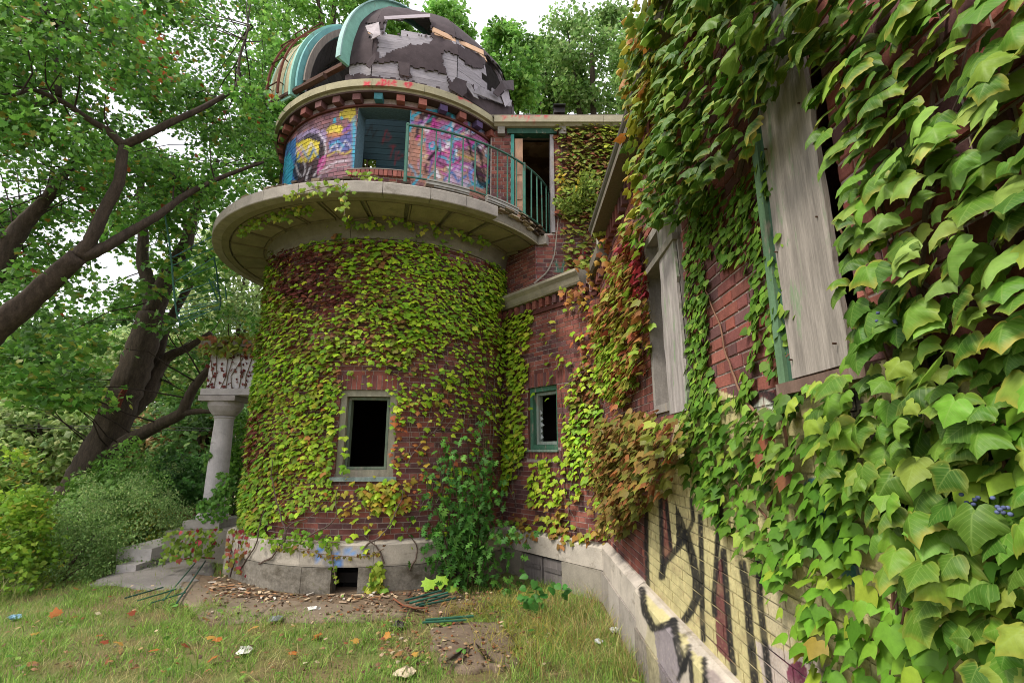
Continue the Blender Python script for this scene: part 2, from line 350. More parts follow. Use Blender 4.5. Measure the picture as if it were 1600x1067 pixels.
def stones(fr, s0, s1, prof, ln, name, parent, col, mat=None, gap=.005, paint=None, skip=(), jit=.06, dens=None):
    s = s0
    if dens:
        pr = []
        for i in range(len(prof)):
            a = np.array(prof[i]); b = np.array(prof[(i+1) % len(prof)]); n = max(1, int(np.hypot(*(b-a))/dens))
            pr += [tuple(a+(b-a)*k/n) for k in range(n)]
        prof = pr
    while s < s1-.02:
        e = min(s1, s+ln*rng.uniform(.88, 1.12))
        if s1-e < ln*.3: e = s1
        B = Buf(); c = np.asarray(col)*rng.uniform(1-jit*2, 1+jit); dz = rng.uniform(-.003, .003)
        fprof(B, fr, s+gap/2, e-gap/2, [(d+dz*(d > 0), z) for d, z in prof], c, ns=(max(2, int((e-s)/dens)) if dens else None))
        if not any(a < (s+e)/2 < b for a, b in skip):
            V, Fs, C = B.get()
            if paint is not None: C = paint(V, C)
            mk(name, (V, Fs, C), mat or m_stone, parent)
        s = e
def frame4(fr, s0, s1, z0, z1, wd, d0, d1, name, parent, col, mat, sill=None):
    for (a, b, c, d) in ((s0, s0+wd, z0, z1), (s1-wd, s1, z0, z1), (s0+wd+.001, s1-wd-.001, z1-wd, z1-.001), (s0+wd+.001, s1-wd-.001, z0+.001, z0+wd)):
        mk(name, fbox(Buf(), fr, a, b, d0, d1, c, d, np.asarray(col)*rng.uniform(.9, 1.1)), mat, parent)
    if sill: mk('sill', fbox(Buf(), fr, s0-sill, s1+sill, d0+.02, .05, z0-.05, z0-.002, np.asarray(col)*1.1), mat, parent)
STONE = L('#b3aa9c'); STONED = L('#8f887c')
# ivy cover masks in photograph pixels (where leaves grow on the walls)
BARE = [  # (polygon, leaf density)
 [(570,545),(640,575),(735,600),(735,625),(640,600),(570,590)],
]
def soft(poly, dens): return (poly, dens)
IVY_T = [ # tower: later entries override
 ([(345,350),(800,340),(870,390),(840,440),(775,480),(780,620),(775,860),(560,860),(330,860),(350,700),(380,500)], 1.0), ([(600,380),(690,380),(690,400),(600,400)], 1.0),
 ([(690,360),(770,365),(760,420),(700,400)], .25), ([(770,380),(905,385),(905,440),(800,470)], .35),
 ([(520,560),(640,575),(700,590),(735,605),(690,650),(640,612),(565,612),(540,600)], .12),
 ([(630,640),(690,640),(690,760),(640,790),(610,740)], .45), ([(640,690),(775,640),(780,860),(640,860)], .16),
 ([(640,560),(780,500),(780,700),(640,700)], .55), ([(720,560),(765,560),(765,640),(720,640)], .9), ([(630,640),(700,650),(690,760),(640,790),(610,740)], .35), ([(640,700),(775,650),(780,860),(640,860)], .16),
 ([(420,815),(520,790),(640,800),(660,848),(430,850)], .12), ([(455,808),(520,795),(520,845),(440,848)], .05),
 ([(545,605),(612,605),(612,745),(543,748)], 0.), ([(530,606),(545,606),(540,748),(524,755)], .25), ([(520,738),(610,738),(610,752),(520,758)], .1),
 ([(530,752),(560,752),(560,800),(530,800)], .45),
]
IVY_S = [
 ([(775,480),(835,480),(832,560),(822,620),(825,700),(800,760),(775,760)], 1.), ([(820,560),(832,520),(870,500),(930,470),(930,600),(875,600)], .06),
 ([(892,600),(910,570),(945,560),(960,840),(890,790),(884,740),(888,640)], .9), ([(890,480),(940,470),(945,570),(900,570)], .3),
 ([(822,600),(888,596),(890,640),(880,712),(822,712)], .03), ([(790,760),(835,770),(835,812),(790,812)], .06),
 ([(825,720),(885,712),(880,790),(830,790)], .55), ([(800,812),(950,790),(960,850),(800,850)], .8), ([(880,740),(935,760),(925,830),(885,815)], .25),
 ([(780,560),(800,560),(800,640),(780,640)],.3),
]
def dens_of(masks):
    def f(X, Y):
        X = np.asarray(X); Y = np.asarray(Y); d = np.zeros(X.shape)
        for p, v in masks: d = np.where(inpoly(X, Y, p), v, d)
        return d
    return f
dT, dS = dens_of(IVY_T), dens_of(IVY_S)
# ---------------------------------------------------------------- tower
tower = thing('observatory_tower', 'round brick observatory tower wrapped in ivy with graffitied upper drum', 'tower', (TC[0], TC[1], 0))
HP = math.pi*TR
def S2(x, y, d=0.): return hit(CYT, x, y, d)
ws0, ws1 = S2(527, 680)[0], S2(617, 680)[0]; wz0, wz1 = 1.40, 2.53
vs0, vs1 = S2(524, 895)[0], S2(562, 895)[0]
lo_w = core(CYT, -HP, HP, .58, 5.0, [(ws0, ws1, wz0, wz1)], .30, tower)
bl, bs = bricks(CYT, -HP*.6, HP*.62, .625, 4.72, [(ws0, ws1, wz0, wz1), (ws0-.05, ws1+.05, wz1, wz1+.205)], cover=dT)
# soldier course above the window
s = ws0-.05; z = wz1
while s < ws1+.05:
    V = np.array([(a, d, b) for d in (.001, -.02) for (a, b) in ((s, z+.004), (s+.057, z+.004), (s+.057, z+.20), (s, z+.20))])
    bl.append((CYT.m(V[:, 0], V[:, 1], V[:, 2]), np.array([[0,1,2,3],[4,5,1,0],[5,6,2,1],[6,7,3,2],[7,4,0,3]]), BR[rng.integers(8)]*1.05)); bs.append(.9); s += .067
# drum wall paint
P_ = lambda *a: list(a)
cy_, mg, pu, wh, bk, ye, bl_, pk, pe, tl = L('#2fa3c0'), L('#b03c88'), L('#7a4fa0'), L('#c9c2cc'), L('#1b1a1e'), L('#c8b63c'), L('#2f6fb0'), L('#c77fa0'), L('#c8926a'), L('#2b8f96')
it = [('poly', P_((440,190),(470,165),(557,150),(557,275),(440,310)), L('#86708a'), .38), ('poly', P_((640,160),(800,195),(800,330),(640,285)), L('#a87a80'), .35)]
it += [('poly', P_((442,230),(462,215),(470,250),(462,300),(440,305)), bl_), ('poly', P_((444,250),(452,236),(460,262),(452,300),(442,303)), cy_, .8),
 ('poly', P_((462,212),(490,200),(515,206),(508,225),(470,232)), L('#8c7fa8'), .9),
 ('poly', P_((466,222),(482,208),(497,210),(509,226),(508,250),(497,272),(487,290),(462,297),(458,268)), bk, .93),
 ('poly', P_((462,226),(482,216),(498,222),(499,240),(488,252),(464,254)), ye), ('line', P_((464,250),(474,236),(482,250),(490,232),(497,246)), bl_, 3), ('line', P_((462,240),(470,228),(478,240),(486,224),(494,236)), wh, 2.4),
 ('line', P_((464,230),(474,246)), pk, 3), ('line', P_((462,258),(466,272),(474,276),(477,262),(474,252)), wh, 1.6), ('line', P_((478,290),(480,272),(486,262)), wh, 1.6),
 ('line', P_((498,208),(508,222),(509,240),(503,256),(490,275)), wh, 1.8), ('poly', P_((498,250),(510,240),(508,258),(494,274)), mg, .7),
 ('ell', (524,204,14,9), ye), ('ell', (524,211,15,3.5), L('#b07058')), ('line', P_((511,204),(517,194),(530,192),(538,200),(537,210)), bk, 1.6),
 ('poly', P_((514,220),(548,206),(550,232),(530,240),(514,236)), L('#3c5aa0'), .75), ('line', P_((514,236),(524,224),(530,238),(540,220),(548,230)), wh, 1.8), ('line', P_((512,244),(526,236),(540,242),(550,234)), ye, 1.8),
 ('line', P_((516,228),(528,220),(536,230)), cy_, 2.2), ('poly', P_((510,248),(550,240),(550,254),(508,262)), L('#9a7a86'), .55), ('line', P_((500,268),(525,254),(548,250)), wh, 1.8), ('line', P_((492,280),(520,262),(550,258)), L('#a8a0a8'), 1.5),
 ('poly', P_((530,176),(556,166),(556,196),(544,186),(530,184)), ye, .85), ('ell', (523,188,3.6,4.2), cy_), ('ell', (534,185,2.6,3), cy_), ('line', P_((520,172),(524,166),(528,156)), wh, 1.6), ('line', P_((536,206),(548,196)), pu, 5),
 ('poly', P_((548,186),(557,180),(557,270),(549,272)), L('#5e86a8'), .6), ('line', P_((553,190),(553,260)), cy_, 3.)]
# big piece right of the drum window
it += [('poly', P_((640,172),(662,166),(790,205),(795,260),(792,320),(640,280)), L('#b3876f'), .55),
 ('poly', P_((648,215),(655,180),(690,170),(750,190),(775,215),(778,262),(760,245),(700,195),(664,196),(655,215)), L('#2a2230'), .92),
 ('line', P_((642,200),(646,182),(662,172),(720,178)), cy_, 5), ('line', P_((640,170),(640,205)), cy_, 4), ('line', P_((778,222),(783,240),(782,262),(787,285),(780,300),(770,306)), cy_, 6), ('line', P_((772,190),(770,206)), cy_, 7),
 ('poly', P_((664,200),(690,182),(730,188),(765,215),(775,262),(768,300),(730,292),(690,284),(660,262),(662,230)), L('#b08a80'), .75), ('poly', P_((664,205),(690,188),(728,192),(758,215),(752,240),(716,232),(690,262),(668,250)), L('#a85a98'), .8)]
r2 = np.random.default_rng(5); pal = [cy_, mg, pu, wh, bk, tl, pk, L('#b05bb0'), L('#6c8fd0'), L('#d0619a'), L('#cdb08a'), cy_, mg, L('#e0d8e0')]
for k in range(120):
    x0, y0 = r2.uniform(658, 774), r2.uniform(186, 296); y0 = max(y0, 178+(x0-664)*.18); a0 = r2.uniform(0, 6.28); l = r2.uniform(6, 22); cv = r2.uniform(-1.4, 1.4)
    pts = [(x0, y0)]
    for q in range(4): a0 += cv/3; pts.append((pts[-1][0]+math.cos(a0)*l/3, pts[-1][1]+math.sin(a0)*l/3))
    it.append(('line', pts, pal[r2.integers(len(pal))], r2.uniform(1.8, 5.5)))
it += [('line', P_((672,208),(678,186),(684,206)), mg, 3.5), ('line', P_((690,210),(704,194),(708,212),(722,200)), cy_, 3), ('line', P_((726,206),(738,198),(734,214),(748,206)), bk, 2), ('line', P_((730,215),(736,240),(742,262),(748,285)), bk, 4), ('line', P_((745,225),(752,250),(758,275)), bk, 3),
 ('line', P_((676,225),(690,236),(684,252),(696,262)), bk, 2.2), ('line', P_((716,232),(752,242)), bk, 2.2), ('line', P_((716,242),(750,252)), L('#c9b24a'), 2), ('line', P_((718,250),(748,262)), bk, 2), ('ell', (676,228,6,7), cy_), ('ell', (676,228,3.2,4), L('#c37fa8')),
 ('poly', P_((692,270),(715,264),(735,285),(726,294),(695,286)), L('#c6a8c4'), .8), ('line', P_((694,282),(706,268),(716,284),(728,274)), bl_, 3), ('line', P_((690,268),(700,276)), mg, 3), ('poly', P_((742,262),(752,262),(762,296),(750,292)), bk, .9), ('poly', P_((655,200),(664,198),(662,275),(652,270)), L('#c08a70'), .6),
 ('line', P_((640,258),(648,268),(652,280)), L('#6fa8c8'), 3), ('poly', P_((786,150),(800,150),(800,206),(790,204)), cy_, .75)]
paint_d = painter(it, 1.2)
ds0, ds1 = S2(556, 220)[0], S2(639, 220)[0]; dz0, dz1 = 5.80, 6.87
bo = (2.55*TR*.9, 3.15*TR*.98)           # far-side opening seen through the window
fop = (-HP+.05, -HP+1.05, 5.5, 6.75)
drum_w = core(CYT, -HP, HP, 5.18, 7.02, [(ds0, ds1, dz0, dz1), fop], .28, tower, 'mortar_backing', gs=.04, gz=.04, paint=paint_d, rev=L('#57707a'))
dl, dsx = bricks(CYT, -HP*.6, S2(797, 250)[0]+.1, 5.2, 6.90, [(ds0, ds1, dz0, dz1), (ds0-.06, ds1+.03, dz0-.11, dz0)], paint=paint_d, px=2.2)
# brick-on-edge sill course of the drum window
s = ds0-.06
while s < ds1+.02:
    V = np.array([(a, d, b) for d in (.05, -.02) for (a, b) in ((s, dz0-.105), (s+.055, dz0-.105), (s+.055, dz0-.012), (s, dz0-.012))])
    dl.append((CYT.m(V[:, 0], V[:, 1], V[:, 2]), np.array([[0,1,2,3],[4,5,1,0],[5,6,2,1],[6,7,3,2],[7,4,0,3]]), BR[rng.integers(8)]*1.2)); dsx.append(1.3); s += .065
mk('drum_sill', fbox(Buf(), CYT, ds0-.08, ds1+.03, -.2, .055, dz0-.010, dz0+.004, L('#8c8078')), m_stone, tower)
pieces(bl+dl, 'brick', m_brick, tower, 'brickwork', 300, bs+[v*1.15 for v in dsx])
# window in the lower wall
win = mk('window', fbox(Buf(), CYT, ws0, ws1, -.29, -.22, wz0, wz0+.03, L('#5a5448')), m_paint, tower)
frame4(CYT, ws0, ws1, wz0, wz1, .085, -.16, -.03, 'frame', win, L('#8f8a78'), m_paint)
frame4(CYT, ws0+.09, ws1-.09, wz0+.09, wz1-.09, .035, -.20, -.10, 'sash', win, L('#6d7a68'), m_paint)
mk('sill', fbox(Buf(), CYT, ws0-.04, ws1+.04, -.12, .06, wz0-.055, wz0-.002, L('#7f8f8a')), m_paint, win)
# room and floors that keep the inside dark
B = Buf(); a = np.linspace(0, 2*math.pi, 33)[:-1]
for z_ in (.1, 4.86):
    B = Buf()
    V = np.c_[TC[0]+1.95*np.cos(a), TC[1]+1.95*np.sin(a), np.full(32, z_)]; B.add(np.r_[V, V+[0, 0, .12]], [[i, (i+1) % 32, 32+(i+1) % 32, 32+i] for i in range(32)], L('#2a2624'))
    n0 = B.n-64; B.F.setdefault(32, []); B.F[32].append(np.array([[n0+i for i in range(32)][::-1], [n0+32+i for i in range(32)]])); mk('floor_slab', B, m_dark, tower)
# plinth
pl_up = [(-.05, .335), (.115, .335), (.12, .36), (.12, .585), (.10, .605), (.03, .62), (-.05, .62)]
bt = [('line', P_((494,880),(496,862),(500,853),(505,862),(505,880)), L('#5b8fd0'), 3.2), ('line', P_((495,870),(505,869)), L('#5b8fd0'), 2.8), ('line', P_((511,884),(512,862),(516,872),(519,861),(518,884)), L('#5b8fd0'), 3.),
 ('line', P_((524,884),(528,862),(533,886)), L('#5b8fd0'), 3.), ('line', P_((498,853),(501,853)), L('#5b8fd0'), 3), ('line', P_((540,868),(540,856),(546,858),(544,866),(540,867)), L('#6f9bd2'), 2.2), ('ell', (551,862,2.6,4), L('#6f9bd2')), ('line', P_((556,868),(556,857),(561,867),(561,856)), L('#6f9bd2'), 2.2), ('line', P_((570,858),(566,862),(568,868),(571,864)), L('#6f9bd2'), 2.2)]
pp = painter(bt, .8); ps0 = S2(352, 870, .1)[0]; ps1 = S2(800, 850, .1)[0]+.1
stones(CYT, -1.38*TR, ps1, pl_up, .93, 'plinth_stone', tower, STONE, paint=pp, dens=.045)
lowp = [(-.05, -.25), (.135, -.25), (.135, .328), (-.05, .328)]
stones(CYT, -1.38*TR, vs0, lowp, .95, 'base_stone', tower, STONED, m_rough)
stones(CYT, vs1, ps1, lowp, .95, 'base_stone', tower, STONED, m_rough)
V_ = fbox(Buf(), CYT, vs0, vs1, -.30, -.28, -.25, .33, L('#1c1a18')); mk('vent_backing', V_, m_dark, tower)
mk('vent_sill', fbox(Buf(), CYT, vs0, vs1, -.25, .1, -.25, .02, L('#4c463e')), m_stone, tower)
# rounded end of the plinth beside the porch steps
B = Buf(); lathe(B, (*CYT.m(np.array(-1.40*TR+.0), np.array(.02), np.array(0.))[:2], -.25), [(.20, 0), (.20, .80), (.185, .84), (.12, .87)], 24, L('#a39a8c')); mk('plinth_end', B, m_stone, tower)
# balcony
BRAD = 3.0-TR; bs0, bs1 = -2.15*TR, math.radians(64)*TR
bcore = [(-.05, 5.0), (BRAD-.14, 4.985), (BRAD-.14, 5.14), (-.05, 5.14)]
mk('balcony_slab', fprof(Buf(), CYT, bs0, bs1+.1, bcore, L('#7d776a')), m_conc, tower)
fas = [(BRAD-.135, 4.945), (BRAD-.008, 4.945), (BRAD, 4.955), (BRAD, 5.095), (BRAD-.012, 5.11), (BRAD-.135, 5.115)]
dg = math.radians(1)*TR
stones(CYT, bs0, bs1, fas, 10.5*dg, 'balcony_fascia', tower, L('#a29a90'), skip=[(29*dg, 43*dg)])
rim = [(BRAD-.24, 4.955), (BRAD-.137, 4.95), (BRAD-.137, 4.98), (BRAD-.24, 4.98)]
mk('soffit_rim', fprof(Buf(), CYT, bs0, bs1, rim, L('#8a826e')), m_stone, tower)
s = bs0
while s < bs1-5*dg:
    e = s+12.5*dg; B = Buf()
    fprof(B, CYT, s+1.0*dg, e-1.0*dg, [(.16, 4.962), (BRAD-.27, 4.962), (BRAD-.27, 4.99), (.16, 4.99)], L('#8f876f')*rng.uniform(.85, 1.1))
    p = mk('soffit_panel', B, m_stone, tower)
    B = Buf()
    for (x0, x1, u0, u1) in ((s+.35*dg, s+.75*dg, .10, BRAD-.26), (s+1.0*dg, e-1.0*dg, .10, .145)): fprof(B, CYT, x0, x1, [(u0, 4.945), (u1, 4.945), (u1, 4.985), (u0, 4.985)], L('#857d66'))
    mk('moulding', B, m_stone, p); s = e
cov = [(-.02, 4.70), (.03, 4.70), (.05, 4.80), (.10, 4.92), (.13, 4.985), (-.02, 4.985)]
stones(CYT, bs0, bs1+.3, cov, 26*dg, 'cove_stone', tower, L('#7b7562'))
# rotten deck edge where the fascia fell off
B = Buf()
for k in range(70):
    q = rng.uniform(26, 62)*dg; d_ = BRAD-rng.uniform(.0, .16); z_ = rng.uniform(5.10, 5.19); l = rng.uniform(.03, .14)
    fbox(B, CYT, q, q+l, d_-rng.uniform(.03, .08), d_, z_-rng.uniform(.01, .03), z_, L(random.choice(['#5a4a3a', '#8a7a66', '#3c3128', '#a5977f'])), ns=1)
for k in range(60):
    q = rng.uniform(-70, 25)*dg; d_ = BRAD-rng.uniform(.0, .12); l = rng.uniform(.03, .12)
    fbox(B, CYT, q, q+l, d_-rng.uniform(.03, .07), d_, 5.125, 5.14+rng.uniform(.005, .03), L(random.choice(['#4a3d30', '#7a6c58', '#3c3128'])), ns=1)
mk('rotten_deck_edge', B, m_wood, tower, kind='stuff')
for (x, y, n) in ((667, 283, 4), (760, 306, 4)):
    q = S2(x, y, BRAD-.06)[0]; B = Buf()
    for k in range(n): fbox(B, CYT, q, q+.42, BRAD-.10, BRAD-.03+.012*(k % 2), 5.145+k*.026, 5.145+k*.026+.022, L('#9a968e')*(.85+.1*(k % 2)))
    mk('ribbed_edge_strip', B, m_metal, tower)
# drum cornice
dq = 8.6*dg; s = -100*dg+1.2*dg; e_d = S2(792, 200)[0]
while s < e_d:
    B = fbox(Buf(), CYT, s, s+3.2*dg, -.02, .13, 6.915, 7.02, BR[rng.integers(8)]*1.15)
    V, Fs, C = B.get(); C = np.array(C); x, y, t = proj(V.mean(0))
    if 585 < x < 790 and rng.random() < .5: C = C*0 + random.choice([cy_, L('#5b4a70'), L('#6a3a40'), L('#46808a')])*.8
    mk('dentil', (V, Fs, C), m_brick, tower); s += dq
B = Buf(); fprof(B, CYT, -HP*.62, e_d+.1, [(-.02, 6.875), (.035, 6.875), (.035, 6.905), (-.02, 6.905)], L('#5c3530')); mk('string_course', B, m_brick, tower)
B = Buf(); fprof(B, CYT, -HP*.62, e_d+.1, [(-.02, 7.022), (.15, 7.022), (.15, 7.05), (-.02, 7.05)], L('#4c3a36')); mk('cornice_bed', B, m_brick, tower)
cor = [(-.1, 7.053), (.14, 7.053), (.15, 7.085), (.20, 7.09), (.20, 7.205), (.185, 7.22), (-.1, 7.235)]
rd = L('#c8324a'); 
rt = [('line', P_((569,134),(577,129)), rd, 2.2), ('line', P_((570,129),(577,134)), rd, 2.2), ('line', P_((588,134),(592,129),(595,134)), rd, 2), ('line', P_((597,124),(598,134),(604,131),(602,126),(597,126)), rd, 2.2), ('line', P_((608,127),(608,134)), rd, 2), ('line', P_((613,130),(619,129),(616,126),(612,131),(618,134)), rd, 1.8), ('ell', (635,131,3,2.6), rd), ('ell', (641,131,3,2.6), rd), ('line', P_((633,132),(638,137),(643,132)), rd, 3),
 ('line', P_((717,148),(718,154),(724,154),(722,149),(717,149)), rd, 1.9), ('line', P_((728,156),(733,154),(729,151),(728,155),(733,158)), rd, 1.8), ('line', P_((737,154),(737,160)), rd, 1.8), ('line', P_((737,156),(743,157),(740,160)), rd, 1.8)]
rt = [(q[0], q[1], q[2], q[3]*1.5) if q[0] == 'line' else q for q in rt]
stones(CYT, -HP*.62, e_d+.05, cor, 20*dg, 'cornice_stone', tower, L('#a39b7f'), paint=painter(rt, .3), dens=.02)
mk('cornice_core', fprof(Buf(), CYT, -HP, HP, [(-.3, 7.03), (-.06, 7.03), (-.06, 7.22), (-.3, 7.22)], L('#55493f')), m_conc, tower)
# boarded partition inside the drum, sprayed with letters
pa = Pl(at(590, 220, 7.5)[:2], (1, .12), (.12, -1))
pt = painter([('line', P_((597,226),(603,204),(611,216)), L('#7a2433'), 2.), ('line', P_((598,218),(609,218)), L('#7a2433'), 1.8), ('line', P_((607,226),(622,232)), L('#7a2433'), 1.8), ('line', P_((615,228),(610,246)), L('#7a2433'), 1.8), ('line', P_((617,256),(620,236),(629,244),(619,250)), L('#7a2433'), 1.8), ('line', P_((572,212),(580,196),(583,214),(590,202)), L('#11151a'), 2.)], .4)
for k in range(24):
    za = 5.2+k*.11; B = Buf(); V = [(s_, d_, z_) for s_ in np.linspace(0 if k < 12 else -.5, .95, 60) for (d_, z_) in ((0, za), (0, za+.053), (0, za+.104), (-.02, za+.104), (-.02, za))]
    V = np.array(V); Pq = pa.m(V[:, 0], V[:, 1], V[:, 2]); F = [[5*i+j, 5*i+(j+1) % 5, 5*i+5+(j+1) % 5, 5*i+5+j] for i in range(59) for j in range(5)]
    mk('partition_board', (Pq, [np.array(F)], pt(Pq, L('#22404c')*rng.uniform(.85, 1.1))), m_board, tower)
# ---------------------------------------------------------------- dome
DC = np.array([TC[0]+.10, TC[1]]); DR = 2.13; DZ = 7.80; NG = 10; GS = 2*math.pi/NG; G0 = math.radians(18)
def dmap(th, wv, d):                    # th angle (0 faces the camera), wv arc height above the spring line, d outward
    th = np.asarray(th, float); wv = np.asarray(wv, float); d = np.asarray(d, float)
    loc = (th-G0+GS*50) % GS - GS/2; pf = math.cos(GS/2)/np.cos(loc); pf = .35+.65*pf + .012
    ph = np.clip(wv, 0, None)/DR; rr = (DR+d)*np.cos(ph)*pf; z = DZ+np.where(wv < 0, wv, (DR+d)*np.sin(ph))
    f, r = CYT.f, CYT.r
    return np.stack([DC[0]+rr*(np.cos(th)*f[0]+np.sin(th)*r[0]), DC[1]+rr*(np.cos(th)*f[1]+np.sin(th)*r[1]), z], -1)
dome = thing('observatory_dome', 'wrecked observatory dome with torn black roofing felt, bare boards and green slit arch', 'dome', (DC[0], DC[1], 7.2))
SLT = math.radians(-43); sdir = math.cos(SLT)*CYT.f+math.sin(SLT)*CYT.r; slat = math.cos(SLT+math.pi/2)*CYT.f+math.sin(SLT+math.pi/2)*CYT.r
def slit(P):
    rel = P[..., :2]-DC; a = rel @ sdir; l = rel @ slat; return (np.abs(l) < .47) & (a > -.35)
HOLES = [[(603,30),(672,27),(675,56),(594,51)], [(757,84),(786,108),(803,128),(796,143),(770,144),(757,139)], [(783,146),(800,142),(808,165),(790,166)]]
BAREF = [[(590,51),(676,57),(672,68),(640,70),(612,80),(592,93),(590,80)], [(572,36),(594,36),(596,62),(576,58)], [(692,78),(702,82),(716,88),(735,104),(759,108),(759,138),(730,131),(700,119),(692,97)],
 [(536,102),(600,97),(622,98),(700,117),(702,142),(640,126),(560,116),(536,119)], [(675,42),(757,80),(757,90),(675,52)], [(700,118),(724,121),(722,130),(702,127)], [(740,132),(800,158),(800,168),(742,150)]]
FLAP = [[(622,98),(641,100),(641,122),(624,119)], [(712,124),(730,128),(735,150),(702,138)]]
def facing(P): return ((P[..., :2]-DC) @ CYT.f > -.6)
def front(P):
    c = np.stack([np.full(P.shape[:-1], DC[0]), np.full(P.shape[:-1], DC[1]), np.minimum(np.maximum(P[..., 2], 0), DZ)], -1); return np.sum((P-c)*(CAMP-P), -1) > 0
def gone(P):
    x, y, t = proj(P); x = x+1.5*vnoise(x, y, 4, 3); y = y+1.5*vnoise(x, y, 5, 4); g = np.zeros(x.shape, bool); fc = facing(P)
    fc2 = front(P)
    for h in HOLES: g |= inpoly(x, y, h) & fc2
    g |= inpoly(x, y, [(560,212),(592,212),(592,268),(560,268)]) & ~fc
    return g | slit(P)
bh = .15; nb = int((DR*math.pi/2*.97+.48)/bh)
for g in range(NG):
    t0 = G0-math.pi+g*GS
    for k in range(nb):
        w0 = -.48+k*bh; n = 10; th = np.linspace(t0+.004, t0+GS-.004, n+1); mid = (th[:-1]+th[1:])/2
        kp = ~gone(dmap(mid, np.full(n, w0+bh/2), np.zeros(n)))
        i = 0
        while i < n:
            if not kp[i]: i += 1; continue
            j = i
            while j < n and kp[j]: j += 1
            T_ = th[i:j+1]; m = len(T_); o = rng.uniform(-.002, .002)
            V = np.concatenate([dmap(T_, np.full(m, w0+.0012), np.full(m, o)), dmap(T_, np.full(m, w0+bh-.0012), np.full(m, o)), dmap(T_, np.full(m, w0+.003), np.full(m, o-.022)), dmap(T_, np.full(m, w0+bh-.003), np.full(m, o-.022))])
            F = []
            for q in range(m-1): F += [[q, q+1, m+q+1, m+q], [2*m+q+1, 2*m+q, 3*m+q, 3*m+q+1], [m+q, m+q+1, 3*m+q+1, 3*m+q], [2*m+q, 2*m+q+1, q+1, q]]
            F += [[0, m, 3*m, 2*m], [m-1, 3*m-1, 4*m-1, 2*m-1]]
            x, y, t = proj(V.mean(0)); c = L('#9a949a')*rng.uniform(.86, 1.1)
            if inpoly(x, y, BAREF[4]) or (rng.random() < .03): c = L('#c9a587')
            mk('board', (V, [np.array(F)], np.broadcast_to(c, V.shape)), m_board, dome); i = j
# torn felt, one sheet for each gore
for g in range(NG):
    t0 = G0-math.pi+g*GS; nt_, nw = (64, 130) if abs(((t0+GS/2+math.pi) % math.tau)-math.pi) < 1.7 else (24, 40); th = np.linspace(t0, t0+GS, nt_+1); wv = np.linspace(-.47, DR*math.pi/2*.97, nw+1)
    TT, WW = np.meshgrid(th, wv); nn = vnoise(TT*DR, WW, .25, g); P = dmap(TT, WW, .022+.010*nn)
    ctr = (P[:-1, :-1]+P[1:, 1:])/2; x, y, t = proj(ctr); x2 = x+2.6*vnoise(x, y, 3.5, 7)+1.5*vnoise(x, y, 1.6, 9); y2 = y+2.2*vnoise(x, y, 4, 8)+1.2*vnoise(x, y, 1.5, 3)
    kp = ~slit(ctr); fc = facing(ctr)
    fc2 = front(ctr)
    for h in HOLES+BAREF: kp &= ~(inpoly(x2, y2, h) & fc2)
    for h in FLAP: kp |= inpoly(x2, y2, h) & fc
    kp &= ~(inpoly(x, y, [(560,212),(592,212),(592,268),(560,268)]) & ~fc)
    i0 = (np.arange(nw)[:, None]*(nt_+1)+np.arange(nt_)[None])[kp]
    if len(i0) == 0: continue
    F = np.stack([i0, i0+1, i0+nt_+2, i0+nt_+1], 1); P1 = P.reshape(-1, 3); P2 = dmap(TT, WW, .012+.010*nn).reshape(-1, 3)
    us = np.unique(F); rm = np.full(len(P1), -1); rm[us] = np.arange(len(us)); F = rm[F]
    B = Buf(); B.add(P1[us], F, L('#453b3e')*rng.uniform(.9, 1.1)); B.add(P2[us], F[:, ::-1], L('#2f292a'))
    mk('felt_sheet', B, m_felt, dome, smooth=True)
# hanging torn flaps and pale battens
def flap(pts, col, d=.05):
    B = Buf(); V = np.array(pts, float); n = len(V); c = V.mean(0); off = np.array([CYT.f[0], CYT.f[1], .2])*.012
    B.add(np.r_[V, V+off], [[i, (i+1) % n, n+(i+1) % n, n+i] for i in range(n)], col); B.F.setdefault(n, []); B.F[n].append(np.array([list(range(n))[::-1], [n+i for i in range(n)]])); return B
def onD(x, y, d=.05):
    rv = ray(x, y); o = CAMP-np.array([DC[0], DC[1], DZ]); R = DR+d; a = rv @ rv; b = 2*o @ rv; c = o @ o-R*R; q = b*b-4*a*c
    t = (-b-math.sqrt(max(q, 0)))/(2*a); p = CAMP+rv*t
    if p[2] < DZ:
        rel = CAMP[:2]-DC; a = rv[:2] @ rv[:2]; b = 2*rel @ rv[:2]; c = rel @ rel-R*R; t = (-b-math.sqrt(max(b*b-4*a*c, 0)))/(2*a); p = CAMP+rv*t
    return p
for pts, col, d in (([(571,42),(592,36),(594,56),(580,63),(583,55),(574,50)], '#b8aeb2', .10), ([(575,96),(586,84),(587,93),(578,108),(572,104)], '#4d4346', .09), ([(622,97),(640,100),(639,121),(625,118)], '#4d4346', .06), ([(701,139),(712,122),(728,128),(730,145),(722,152)], '#453c3f', .10), ([(770,146),(784,128),(802,126),(803,142),(790,140),(778,152)], '#4a4144', .10), ([(783,150),(794,140),(797,160),(789,168)], '#9c969c', .05), ([(725,130),(735,132),(748,156),(740,152)], '#8d888c', .07), ([(748,136),(800,158),(797,168),(740,146)], '#8f8a90', .06)):
    mk('torn_flap', flap([onD(x, y, d+rng.uniform(0, .03)) for x, y in pts], L(col)), m_felt if col != '#b8aeb2' else m_board, dome)
mk('batten', flap([onD(x, y, .05) for x, y in ((677,44),(755,80),(756,87),(677,51))], L('#cfa98a')), m_board, dome)
mk('batten', flap([onD(x, y, .07) for x, y in ((600,27),(672,23),(672,28),(601,32))], L('#a49aa0')), m_board, dome)
